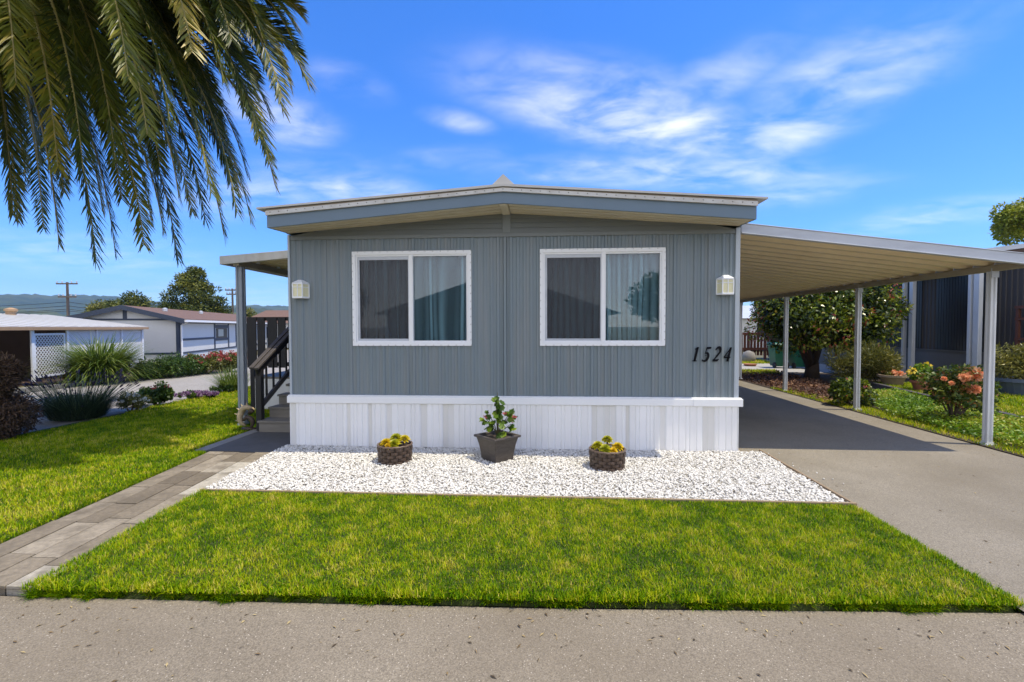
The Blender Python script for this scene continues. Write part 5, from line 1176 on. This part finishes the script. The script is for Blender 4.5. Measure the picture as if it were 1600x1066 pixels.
for (oa, ob) in ((-0.38, ridge_o), (GW + 0.38, ridge_o)):
    za = HZ - 0.05
    b.hexa([hp(-0.34, za - .16, oa), hp(-0.30, za - .16, oa), hp(-0.30, RZ - .14, ob), hp(-0.34, RZ - .14, ob), hp(-0.34, za + .10, oa), hp(-0.30, za + .10, oa), hp(-0.30, RZ + .10, ob), hp(-0.34, RZ + .10, ob)])
b.build('trim_board', m_ntrim, nh)
b = MB(); b.hexa([hp(-0.3, HZ - 0.12, -0.36), hp(HL, HZ - .12, -0.36), hp(HL, HZ - .12, -0.46), hp(-0.3, HZ - .12, -0.46), hp(-0.3, HZ + .0, -0.36), hp(HL, HZ, -0.36), hp(HL, HZ, -0.46), hp(-0.3, HZ, -0.46)])
b.tube([hp(0.05, HZ - 0.1, -0.4), hp(0.05, HZ - 0.3, -0.1), hp(0.05, 0.0, -0.09)], 0.05, 8); b.build('gutter', m_vinyl, nh)
b = MB(); hslab(b, hs_(338), hs_(355), zc(531), zc(513), 0.02); wn = b.build('window', m_nbdark, nh)
b = MB(); hslab(b, hs_(341), hs_(349), zc(528), zc(515), 0.026); b.build('blind', m_whitef, wn)
# second roof further right behind the porch screen
q = at(425, 497, 34.0)
fh = thing('far_house', 'low brown-roofed house glimpsed above the porch screen', 'house', (q[0], 34, 0))
b = MB(); b.box((q[0] - 2.5, 34, 0), (q[0] + 4.5, 42, 2.35)); b.build('wall', m_nwhite, fh)
b = MB(); zr = at(425, 491, 34)[2]; b.add([(q[0] - 3, 33.6, 2.25), (q[0] + 5, 33.6, 2.25), (q[0] + 5, 38, zr + .5), (q[0] - 3, 38, zr + .5), (q[0] - 3, 42.4, 2.25), (q[0] + 5, 42.4, 2.25)], [(0, 1, 2, 3), (3, 2, 5, 4), (0, 3, 4), (1, 5, 2)]); b.build('roof', m_shingle, fh)
b = MB(); b.box((q[0] - 1.2, 33.96, 0.9), (q[0] + 0.2, 34, 1.9)); b.build('window', m_nbdark, fh)

# ================================================================== trees and poles beyond
r = np.random.RandomState(202)
tq = at(304, 500, 36); Z = lambda v, Y: at(304, v, Y)[2]
cf = thing('conifer_tree', 'broad pointed dark green tree behind the brown-roofed house', 'tree', (tq[0], 36, 0))
b = MB(); ht = Z(418, 36); b.tube([(tq[0], 36, -0.05), (tq[0], 36, ht * 0.5), (tq[0], 36, ht * 0.97)], [0.4, 0.25, 0.04], 8); b.build('trunk', m_bark, cf)
bl = []
for k in range(210):
    f = r.rand() ** 1.2; z = 1.0 + (ht - 1.1) * f; rr_ = 3.5 * (1 - f) ** 0.62 + 0.1; a = r.rand() * 6.28; q = rr_ * r.uniform(0.5, 1.0); s = 0.30 + 0.55 * (1 - f)
    bl.append((np.array([tq[0] + q * math.cos(a), 36 + q * math.sin(a), z]), (s * 1.2, s * 1.2, s * 0.6)))
cloud('crown', m_conif, cf, bl, 34000, 0.28, 0.10, 0.05, 0.0, r=r, clump=0.3)
for (u, v, Y, w_, h_, lab) in ((205, 482, 48, 4.6, 1.6, 'rounded green tree top just above the ridge of the white house'), (160, 488, 50, 3.4, 1.2, 'low yellowish tree crown left of the white house roof'), (245, 476, 60, 0, 0, '')):
    if not w_: continue
    p = at(u, v, Y); t = thing('background_tree', lab, 'tree', (p[0], Y, 0), 'round trees behind the white house')
    b = MB(); b.tube([(p[0], Y, -0.05), (p[0], Y, p[2])], [0.3, 0.15], 8); b.build('trunk', m_bark, t)
    cloud('crown', m_olive if u == 160 else m_conif, t, subblobs((p[0], Y, p[2] - 0.3), (w_ * 0.5, w_ * 0.4, h_), 24, 0.9, r), 5000, 0.34, 0.15, 0.1, 0.0, r=r)
p = at(384, 490, 52); t = thing('background_tree', 'small yellow-green tree between the porch post and the home', 'tree', (p[0], 52, 0), 'round trees behind the white house')
b = MB(); b.tube([(p[0], 52, -0.05), (p[0], 52, p[2])], [0.2, 0.1], 8); b.build('trunk', m_bark, t)
cloud('crown', m_olive, t, subblobs((p[0], 52, p[2] - 0.5), (0.9, 0.9, 1.2), 14, 0.6, r), 2500, 0.3, 0.13, 0.1, 0.0, r=r)
# utility poles
def pole(u, vt, Y, label, arms, w_):
    p = at(u, vt, Y); t = thing('utility_pole', label, 'pole', (p[0], Y, 0), 'timber utility poles')
    b = MB(); b.tube([(p[0], Y, -0.1), (p[0], Y, p[2])], [w_, w_ * 0.75], 10); b.build('mast', m_polewood, t)
    for (ua, ub, v) in arms:
        q0 = at(ua, v, Y - 0.2); q1 = at(ub, v, Y - 0.2); b = MB(); b.bar(q0, q1, 0.16, 0.2); ar = b.build('crossarm', m_polewood, t)
        b = MB()
        for f in (0.03, 0.28, 0.72, 0.97):
            q = q0 + (q1 - q0) * f; b.lathe((q[0], q[1], q[2] + 0.1), [(0.07, 0), (0.11, 0.1), (0.05, 0.22), (0.1, 0.28), (0.03, 0.36)], 8)
        b.build('insulator', m_galv, ar)
    return t
pole(105, 441, 62, 'tall utility pole above the white shed roof', [(88, 121, 443.5), (91, 119, 464)], 0.22)
pole(363, 451, 70, 'slim utility pole left of the porch post', [(352, 374, 453.5), (354, 373, 460)], 0.20)
for (v0, v1, sag) in ((472, 474, 1.0), (478, 480, 1.0), (483, 484, 1.0), (486, 487, 0.8)):
    a = at(-320, v0 - 4, 60); c = at(106, v0, 62); e = at(364, v1 - 1, 70)
    b = MB(); pts = []
    for k in range(13): f = k / 12; q = a * (1 - f) + c * f; pts.append(q - np.array([0, 0, sag * 4 * f * (1 - f)]))
    for k in range(1, 13): f = k / 12; q = c * (1 - f) + e * f; pts.append(q - np.array([0, 0, sag * 4 * f * (1 - f)]))
    b.tube(pts, 0.035, 5); tag(b.build('power_line', m_wire), 'thin dark power cable strung between the poles below the hills', 'cable', 'power cables below the hill line')

# fallen bits: straw and leaf scraps on the paving and the stones
r = np.random.RandomState(64)
n = 420; x = r.uniform(-6, 8, n); y = np.where(r.rand(n) < 0.6, -3.97 + 0.04 * x - np.abs(r.normal(0, 0.22, n)), r.uniform(-5.4, -4.2, n)); zz_ = np.full(n, -0.030)
n2 = 110; x = np.concatenate([x, r.uniform(3.75, 7.1, n2), r.uniform(-3.1, 3.5, 60)]); y = np.concatenate([y, r.uniform(-3.2, 3, n2), r.uniform(-2.0, -0.1, 60)]); zz_ = np.concatenate([zz_, np.full(n2, -0.008), np.full(60, 0.034)])
n = len(x); a = r.rand(n) * 6.28; D = np.stack([np.cos(a), np.sin(a), r.uniform(0, 0.12, n)], 1)
V, F = leaves(np.stack([x, y, zz_], 1), D, np.tile([0, 0, 1.0], (n, 1)) + r.normal(size=(n, 3)) * 0.15, r.uniform(0.012, 0.05, n), r.uniform(0.003, 0.016, n))
tag(mesh_np('leaf_litter', V, F, leafmat('dry_leaf_scraps', ((0.0, (0.05, 0.035, 0.02)), (0.5, (0.22, 0.15, 0.07)), (1.0, (0.50, 0.40, 0.20))), 0.1, 0.8), tint=r.rand(n)), 'scattered dry leaf and straw scraps on the paving', 'leaf litter', kind='stuff')

# ================================================================== RIGHT SIDE GARDEN
r = np.random.RandomState(303)
def cover(name, poly, dens, L, W, h, mat_, seed, label, shift=0.0):
    rr_ = np.random.RandomState(seed); p = poly_pts(poly, dens, rr_); n = len(p); pn = vnoise(p[:, 0], p[:, 1], 1.6, seed)
    hh = h * (0.3 + 0.7 * rr_.rand(n)) * (0.4 + 1.2 * pn)
    P = np.column_stack([p, hh]); D = unit(rr_.normal(size=(n, 3)) * [1, 1, 0.5] + [0, 0, 0.25]); V, F = leaves(P, D, unit(rr_.normal(size=(n, 3)) * 0.5 + [0, 0, 1]), L * (0.6 + 0.8 * rr_.rand(n)), W * (0.6 + 0.8 * rr_.rand(n)))
    o = mesh_np(name, V, F, mat_, tint=np.clip(0.45 + shift + (pn - 0.5) * 0.8 + rr_.normal(size=n) * 0.18, 0, 1)); return tag(o, label, 'ground cover', kind='stuff')
cover('ground_cover', [(7.45, 0.3), (9.0, 0.3), (9.25, 2.2), (10.0, 6.2), (8.6, 6.2), (7.6, 3.0)], 1500, 0.055, 0.035, 0.12, m_cover, 3, 'low bright green ground cover between driveway and timber edging')
cover('fallen_leaves', [(7.35, 4.8), (8.5, 5.2), (9.4, 7.5), (10.1, 12.4), (7.35, 12.4)], 330, 0.075, 0.045, 0.03, leafmat('red_brown_leaves', ((0.0, (0.03, 0.015, 0.01)), (0.5, (0.13, 0.055, 0.03)), (1.0, (0.36, 0.20, 0.10))), 0.15, 0.7), 9, 'red-brown fallen leaves on the soil beside the driveway', 0.0)
o = lawn('garden_grass', [(7.26, -0.9), (10.5, -0.9), (9.6, 1.6), (8.2, 1.8), (7.75, 4.2), (7.7, 7.4), (7.26, 7.4)], 1700, 0.06, 0.010, -0.005, 51, 0.22); tag(o, 'patchy yellow grass along the driveway edge', 'grass')
o = lawn('garden_bed_grass', [(9.45, 1.0), (13.0, 1.0), (13.4, 8), (10.6, 8), (10.3, 7.5)], 1100, 0.07, 0.013, 0.10, 52, 0.15); tag(o, 'grass of the raised bed before the dark neighbouring house', 'grass')
b = MB(); b.prism([(9.40, 0.8), (13.9, 0.8), (13.9, 9.0), (10.7, 9.0), (10.55, 8.3)], -0.05, 0.10); tag(b.build('raised_bed', m_soil), kind='structure')
flat('mulch', [(7.55, 4.6), (8.6, 5.2), (9.5, 7.5), (10.2, 12.5), (7.3, 12.5), (7.3, 7.0)], 0.002, m_mulch)
flat('side_gravel', [(7.3, 12.5), (16, 11.8), (16, 19), (7.3, 19)], 0.004, m_pebbles)
for (A, B_) in (((9.05, 0.4), (9.36, 2.3)), ((9.37, 2.34), (9.98, 5.6)), ((9.99, 5.64), (10.55, 8.6))):
    b = MB(); b.bar((A[0], A[1], 0.065), (B_[0], B_[1], 0.065), 0.13, 0.17); lab = {0.4: 'dark timber sleeper of the bed edge nearest the street', 2.34: 'dark timber sleeper behind the rose bush', 5.64: 'dark timber sleeper beside the rosemary bush'}[A[1]]
    tag(b.build('timber_sleeper', m_railcap, bevel=0.012, origin=((A[0] + B_[0]) / 2, (A[1] + B_[1]) / 2, 0)), lab, 'edging', 'timber sleepers edging the raised bed')
# big glossy shrub tree
tb = gnd(1268, 590); tx, ty = tb[0], tb[1]
ph = thing('photinia_tree', 'large dark glossy shrub tree with red new leaves behind the carport', 'tree', (tx, ty, 0))
b = MB()
b.tube([(tx, ty, -0.05), (tx + 0.03, ty, 0.5), (tx - 0.1, ty, 1.1), (tx - 0.4, ty, 2.2)], [0.26, 0.20, 0.16, 0.08], 10)
for k in range(7):
    a = r.rand() * 6.28; e = np.array([tx + 1.5 * math.cos(a), ty + 1.2 * math.sin(a), r.uniform(1.6, 2.8)]); b.tube([(tx + 0.05 * math.cos(a), ty, 0.3), (tx + 0.5 * math.cos(a), ty + 0.4 * math.sin(a), 1.1), tuple(e)], [0.12, 0.08, 0.03], 7)
b.build('trunk', m_bark, ph, smooth=True)
bl = subblobs((tx + 0.15, ty, 2.35), (2.45, 1.7, 1.35), 85, 0.50, r, low=-0.85) + subblobs((tx + 1.4, ty - 0.3, 2.3), (1.3, 1.2, 1.2), 30, 0.42, r)
cloud('crown', m_darkleaf, ph, bl, 24000, 0.15, 0.065, 0.10, 0.25, r=r, clump=0.3)
cloud('crown', m_darkleaf, ph, subblobs((tx + 0.1, ty, 2.3), (1.7, 1.1, 1.0), 22, 0.6, r), 9000, 0.18, 0.08, -0.3, 0.25, r=r)
g = gnd(1345, 602); bush('rosemary_bush', 'fine-leaved yellowish bush right of the glossy shrub tree', 'shrub', (g[0], g[1], 0.05), (0.95, 0.8, 0.62), 9000, 0.14, 0.022, m_rosleaf, nb=36, bs_=0.5, r=r, droop=-0.5, jitter=0.5)
g = gnd(1305, 636); bush('dark_shrub', 'low dark leafy shrub just left of the middle carport post', 'shrub', (g[0] + 0.55, g[1] + 0.3, 0), (0.5, 0.45, 0.35), 2600, 0.09, 0.06, m_darkleaf, r=r, shift=0.1)
# rose bush with peach blooms
g = np.array([8.25, 2.35, 0])
rose = thing('peach_rose_bush', 'tall rose bush with large peach blooms beside the front carport post', 'shrub', tuple(g))
b = MB(); tips = []
for k in range(13):
    a = r.rand() * 6.28; q = r.uniform(0.15, 0.55); e = np.array([g[0] + q * math.cos(a), g[1] + 0.7 * q * math.sin(a), r.uniform(0.55, 1.0)]); tips.append(e); b.tube([(g[0], g[1], -0.03), tuple(g + (e - g) * 0.5 + [0, 0, 0.08]), tuple(e)], [0.016, 0.011, 0.006], 6)
b.build('canes', m_bark, rose)
bl = [(t_ * 0.65 + np.array([g[0], g[1], 0.35]) * 0.35, (0.18, 0.18, 0.16)) for t_ in tips] + [(t_, (0.15, 0.15, 0.13)) for t_ in tips] + [(t_ * [1, 1, 0.5], (0.14, 0.14, 0.11)) for t_ in tips[:5]]
cloud('foliage', leafmat('rose_leaves', ((0.0, (0.02, 0.045, 0.008)), (0.5, (0.07, 0.12, 0.015)), (0.85, (0.20, 0.22, 0.03)), (1.0, (0.34, 0.14, 0.05)))), rose, bl, 3300, 0.068, 0.044, 0.15, 0.2, r=r)
for (u, v, s) in ((1524, 586, 0.080), (1507, 590, 0.060), (1521, 608, 0.066), (1475, 592, 0.03), (1487, 599, 0.03)):
    p = at(u, v, g[1] - 0.36 + r.uniform(-0.05, 0.05)); cloud('bloom', m_peach, rose, [(p, (s, s, s * 0.8))], 130, s * 0.8, s * 0.9, droop=-0.1, r=r, jitter=0.3)
# pots
def potted(name, lab, u, v, X, rad_, h, mat_pot, plantmat, pr, nl, L, W, fl, plab, pname, prof=None):
    p = atx(u, v, X); c = (p[0], p[1], 0.10); t = thing(name, lab, 'pot', c)
    b = MB(); b.lathe(c, prof or [(rad_ * 0.65, 0), (rad_ * 0.95, h * 0.8), (rad_ * 1.08, h * 0.8), (rad_ * 1.08, h), (rad_ * 0.92, h), (rad_ * 0.9, h * 0.85), (0.0, h * 0.85)], 20, cap=False); b.build('body', mat_pot, t, smooth=False)
    b = MB(); b.lathe(c, [(0, h * 0.86), (rad_ * 0.9, h * 0.86)], 16, cap=False); b.build('soil', m_soil, t)
    q = thing(pname, plab, 'plant', (c[0], c[1], 0.10 + h * 0.86))
    cc = np.array([c[0], c[1], 0.10 + h * 0.9 + pr[2] * 0.7]); bl = subblobs(cc, np.array(pr) * 0.7, 12, min(pr) * 0.55, r, low=-0.3)
    cloud('foliage', plantmat, q, bl, nl, L, W, 0.15, 0.1, r=r)
    if fl:
        for k in range(fl[1]):
            d = rand_dirs(1, r)[0]; d[2] = abs(d[2]) + 0.3; d /= np.linalg.norm(d); pp = cc + d * np.array(pr) * 1.1; cloud('flower', fl[0], q, [(pp, (fl[2],) * 3)], 30, fl[2], fl[2] * 0.8, droop=0, r=r)
            if pr[2] > 0.2: b = MB(); b.tube([tuple(cc), tuple((cc + pp) / 2), tuple(pp)], 0.006, 5); b.build('stem', m_bark, q)
potted('bowl_planter', 'shallow tan bowl planter on the raised bed', 1394, 607, 10.75, 0.34, 0.30, m_tanpot, m_olive, (0.26, 0.26, 0.06), 500, 0.07, 0.04, (m_peach, 12, 0.05), 'small orange flowers in the shallow tan bowl', 'orange_flowers')
potted('terracotta_pot', 'red terracotta pot behind the peach rose bush', 1441, 610, 10.6, 0.25, 0.28, m_terra, m_cover, (0.34, 0.34, 0.24), 1500, 0.07, 0.045, (m_yellowf, 3, 0.075), 'green plant with yellow blooms in the terracotta pot', 'yellow_flower_plant')
potted('plastic_tub', 'slate blue round tub at the right edge of the garden', 1590, 606, 12.4, 0.46, 0.42, m_bluepot, m_rosleaf, (0.55, 0.5, 0.50), 2600, 0.12, 0.03, None, 'thin feathery shrub in the slate blue tub', 'feathery_shrub')
# wheeled bins
def bin_(u, v, X, lab):
    p = atx(u, v, X); x, y = p[0], p[1]; t = thing('wheeled_bin', lab, 'bin', (x, y, 0), 'green wheeled bins beyond the driveway')
    b = MB(); b.hexa([(x - .24, y - .27, .08), (x + .24, y - .27, .08), (x + .24, y + .25, .08), (x - .24, y + .25, .08), (x - .32, y - .36, 1.02), (x + .32, y - .36, 1.02), (x + .32, y + .34, 1.02), (x - .32, y + .34, 1.02)])
    b.hexa([(x - .34, y - .38, 0.96), (x + .34, y - .38, 0.96), (x + .34, y + .36, 0.96), (x - .34, y + .36, 0.96), (x - .34, y - .38, 1.03), (x + .34, y - .38, 1.03), (x + .34, y + .36, 1.03), (x - .34, y + .36, 1.03)]); b.build('body', m_bin, t, bevel=0.02)
    b = MB(); b.hexa([(x - .35, y - .40, 1.031), (x + .35, y - .40, 1.031), (x + .35, y + .38, 1.031), (x - .35, y + .38, 1.031), (x - .30, y - .34, 1.10), (x + .30, y - .34, 1.10), (x + .30, y + .32, 1.12), (x - .30, y + .32, 1.12)]); b.build('lid', m_bin, t, bevel=0.02)
    for sx in (-.27, .27):
        b = MB(); b.tube([(x + sx - 0.03, y - 0.22, 0.13), (x + sx + 0.03, y - 0.22, 0.13)], 0.13, 16); b.build('wheel', m_rubber, t)
    b = MB(); b.tube([(x - .26, y - .42, 1.0), (x + .26, y - .42, 1.0)], 0.02, 8); b.build('handle', m_bin, t); return t
b1 = bin_(1216, 577, 10.9, 'green wheeled bin left of the third carport post')
p = atx(1246, 578, 11.6); copy_tree(b1, (p[0], p[1], 0), 'green wheeled bin mostly hidden behind the shrub tree trunk')
# far end of the driveway: fence, white house, pink rose, stone
fx = at(1180, 540, 20)
fn = thing('timber_fence', 'red-brown timber rail fence at the far end of the carport', 'fence', (fx[0], 20, 0))
for k in range(6): x = fx[0] - 1.3 + k * 0.9; b = MB(); b.box((x, 20, 0), (x + 0.11, 20.11, 1.55)); b.build('post', m_redwood, fn)
b = MB()
for z in (0.5, 1.35): b.box((fx[0] - 1.3, 19.96, z), (fx[0] + 3.4, 19.998, z + 0.14))
for k in range(26): x = fx[0] - 1.3 + k * 0.18; b.box((x, 20.112, 0.2), (x + 0.13, 20.13, 1.42))
b.build('rails', m_redwood, fn)
q = at(1166, 500, 30); wh = thing('pale_house', 'pale blue-white house wall glimpsed past the carport end', 'house', (q[0], 30, 0))
b = MB(); b.box((q[0] - 4, 30, 0), (q[0] + 4.0, 38, 2.5)); b.build('wall', m_nwhite, wh)
b = MB(); b.add([(q[0] - 4.3, 29.7, 2.45), (q[0] + 4.3, 29.7, 2.45), (q[0] + 4.3, 34, 3.6), (q[0] - 4.3, 34, 3.6), (q[0] - 4.3, 38.3, 2.45), (q[0] + 4.3, 38.3, 2.45)], [(0, 1, 2, 3), (3, 2, 5, 4), (0, 3, 4), (1, 5, 2)]); b.build('roof', m_galv, wh)
b = MB(); b.box((q[0] + 0.8, 29.96, 1.0), (q[0] + 2.2, 30, 2.0)); b.build('window', m_nbdark, wh)
g = gnd(1160, 566); bush('pink_rose', 'small bush with pink blooms beside the far house corner', 'shrub', (6.75, 13.2, 0), (0.45, 0.45, 0.62), 1800, 0.09, 0.06, m_midleaf, flowers=(m_pink, 7, 0.10), r=r)
p = at(1170, 546, 17.5); b = MB(); b.lathe((p[0], 17.5, 0), [(0.30, 0), (0.34, 0.25), (0.26, 0.5), (0.05, 0.6)], 12); tag(b.build('garden_stone', m_pad, smooth=True, origin=(p[0], 17.5, 0)), 'pale rounded stone before the red-brown fence', 'stone')
p = gnd(1172, 572); b = MB(); b.lathe((p[0], p[1], 0), [(0.22, 0.0), (0.30, 0.10), (0.27, 0.10), (0.0, 0.05)], 16, cap=False); tag(b.build('saucer', m_terra, origin=(p[0], p[1], 0)), 'low terracotta saucer on the grass beyond the carport', 'saucer')
o = lawn('back_grass', [(7.3, 11.2), (9.6, 11.5), (10.2, 13.2), (7.3, 13.0)], 900, 0.08, 0.02, 0.005, 57, 0.2); tag(o, 'rough grass beyond the carport end', 'grass')
o = lawn('fence_grass', [(7.3, 16.6), (12, 16.6), (12, 20), (7.3, 20)], 500, 0.12, 0.03, 0.0, 58, 0.25); tag(o, 'sunlit grass in front of the red-brown fence', 'grass')

# ================================================================== dark neighbouring house (right)
NX = 14.0
nb_ = thing('brown_house', 'dark brown ribbed house with white double posts on the right', 'house', (NX + 3, 10, 0))
b = MB(); y = 5.2
while y < 22:
    b.add([(NX, y, 1.02), (NX, y + .10, 1.02), (NX, y + .10, 3.9), (NX, y, 3.9), (NX - .025, y + .115, 1.02), (NX - .025, y + .15, 1.02), (NX - .025, y + .15, 3.9), (NX - .025, y + .115, 3.9), (NX, y + .165, 1.02), (NX, y + .165, 3.9)],
          [(0, 3, 2, 1), (1, 2, 7, 4), (4, 7, 6, 5), (5, 6, 9, 8)]); y += .165
b.box((NX + 0.03, 5.2, 0.0), (NX + 7, 22, 3.9)); b.build('wall', m_nbwall, nb_)
b = MB(); b.box((NX - 0.02, 5.2, 0), (NX + 0.02, 22, 0.98)); b.box((NX - 0.06, 5.2, 0.981), (NX + 0.02, 22, 1.019)); b.build('skirting', m_nbskirt, nb_)
for (ya, yb) in ((7.9, 10.0), (10.6, 13.2), (13.8, 16.5)):
    b = MB(); y = ya
    while y < yb - 0.05: b.box((NX - 0.055, y, 1.05), (NX - 0.03, y + 0.085, 3.6)); y += 0.105
    b.box((NX - 0.029, ya, 1.03), (NX - 0.0255, yb, 3.62)); b.build('slatted_screen', m_nbdark, nb_)
for (u, wd) in ((1411.5, 0.10), (1424, 0.16), (1515, 0.10), (1526, 0.18), (1350, 0.12)):
    p = atx(u, 560, NX - 0.75); b = MB(); b.box((p[0] - 0.06, p[1] - wd / 2, 0), (p[0] + 0.06, p[1] + wd / 2, 3.72)); b.build('post', m_post, nb_, bevel=0.01)
py_ = atx(1523, 391, NX - 0.9)[1]; pzt = atx(1523, 391, NX - 0.9)[2]
b = MB()
b.hexa([(NX - 0.95, py_ - 0.0, pzt - .13), (NX + 4, py_, pzt + .50), (NX + 4, 22.4, pzt + .50), (NX - 0.95, 22.4, pzt - .13), (NX - 0.95, py_, pzt + .0), (NX + 4, py_, pzt + .63), (NX + 4, 22.4, pzt + .63), (NX - 0.95, 22.4, pzt)])
b.build('roof', m_galv, nb_)
b = MB(); b.hexa([(NX - 0.9, py_ + .03, pzt - .30), (NX + 4, py_ + .03, pzt + .2), (NX + 4, 22.3, pzt + .2), (NX - 0.9, 22.3, pzt - .30), (NX - 0.9, py_ + .03, pzt - .131), (NX + 4, py_ + .03, pzt + .495), (NX + 4, 22.3, pzt + .495), (NX - 0.9, 22.3, pzt - .131)]); b.build('soffit', m_inside, nb_)
# deck rail and window at the frame's right edge
b = MB()
b.box((NX - .35, 4.6, 1.00), (NX - .25, 7.0, 1.09)); b.box((NX - .35, 4.6, 2.30), (NX - .22, 7.0, 2.38)); b.box((NX - .34, 4.6, 1.98), (NX - .27, 7.0, 2.05)); b.box((NX - .34, 4.6, 1.42), (NX - .27, 7.0, 1.49))
for y in (4.7, 5.5, 6.2, 6.9): b.box((NX - .335, y, 0), (NX - .265, y + .08, 2.29))
b.build('deck_rail', m_redwood, nb_)
b = MB(); b.box((NX - .07, 5.9, 1.1), (NX - .03, 6.7, 3.4)); wn = b.build('window', m_nbdark, nb_)
b = MB(); b.box((NX - .10, 6.05, 1.15), (NX - .071, 6.35, 3.35)); b.build('curtain', m_nwhite, wn)
b = MB(); b.box((NX - .38, 4.6, 0.93), (NX - .02, 7.0, 0.975)); b.build('deck', m_post, nb_)
tq = at(1602, 350, 18); tq = tq - np.array([0.5, 0, -0.15]); t = thing('street_tree', 'yellow-green tree crown above the brown house roof', 'tree', (tq[0], 18, 0))
b = MB(); b.tube([(tq[0] + 1, 18, -0.05), (tq[0] + 1, 18, 3), (tq[0] + 0.8, 18, tq[2] + 0.4)], [0.3, 0.22, 0.08], 8)
b.build('trunk', m_bark, t)
cloud('crown', leafmat('yellow_green_leaves', ((0.0, (0.07, 0.11, 0.008)), (0.5, (0.22, 0.28, 0.015)), (1.0, (0.42, 0.42, 0.05))), 0.4), t, subblobs((tq[0] + 0.9, 18, tq[2]), (1.5, 1.4, 1.1), 34, 0.40, r), 9000, 0.17, 0.09, 0.32, 0.1, r=r)

# ================================================================== across the street (seen in the window glass)
rh = thing('opposite_house', 'gabled house across the street, mirrored in the window glass', 'house', (-3, -24, 0))
b = MB(); b.box((-10, -32, 0), (4.8, -24, 2.8)); b.build('wall', m_nbskirt, rh)
b = MB(); b.add([(-10.8, -23.4, 2.7), (5.6, -23.4, 2.7), (-2.4, -23.4, 5.4), (-10.8, -33, 2.7), (5.6, -33, 2.7), (-2.4, -33, 5.4)], [(0, 1, 2), (3, 5, 4), (0, 2, 5, 3), (1, 4, 5, 2), (0, 3, 4, 1)])
b.box((-4.6, -25, 4.0), (-4.0, -25.6, 6.0)); b.build('roof', m_shingle, rh)
for k, (x, y, z, s) in enumerate(((9.0, -26, 3.6, 2.2), (14.5, -22, 4.0, 2.4), (-14, -25, 3.2, 2.0))):
    t = thing('opposite_tree', ['round tree right of the opposite house in the glass', 'second tree mirrored at the edge of the right window', 'tree left of the opposite house in the glass'][k], 'tree', (x, y, 0), 'trees across the street')
    b = MB(); b.tube([(x, y, -.05), (x, y, z)], [0.3, 0.15], 8); b.build('trunk', m_bark, t)
    cloud('crown', m_midleaf, t, subblobs((x, y, z), (s, s, s * .8), 26, s * .4, r), 3500, 0.35, 0.2, r=r)

# ================================================================== air
hb = MB(); hb.box((-2900, -300, -1.2), (2600, 2700, 260)); hz = hb.build('haze', None); hz['kind'] = 'stuff'
hm = bpy.data.materials.new('haze_air'); hm.use_nodes = True; t = hm.node_tree; t.nodes.clear()
pv = N(t, 'ShaderNodeVolumePrincipled'); pv.inputs['Color'].default_value = (0.34, 0.62, 1.0, 1); pv.inputs['Density'].default_value = 0.00019; pv.inputs['Anisotropy'].default_value = 0.2
oo = N(t, 'ShaderNodeOutputMaterial'); wire(t, pv.outputs[0], oo.inputs['Volume']); hz.data.materials.append(hm)
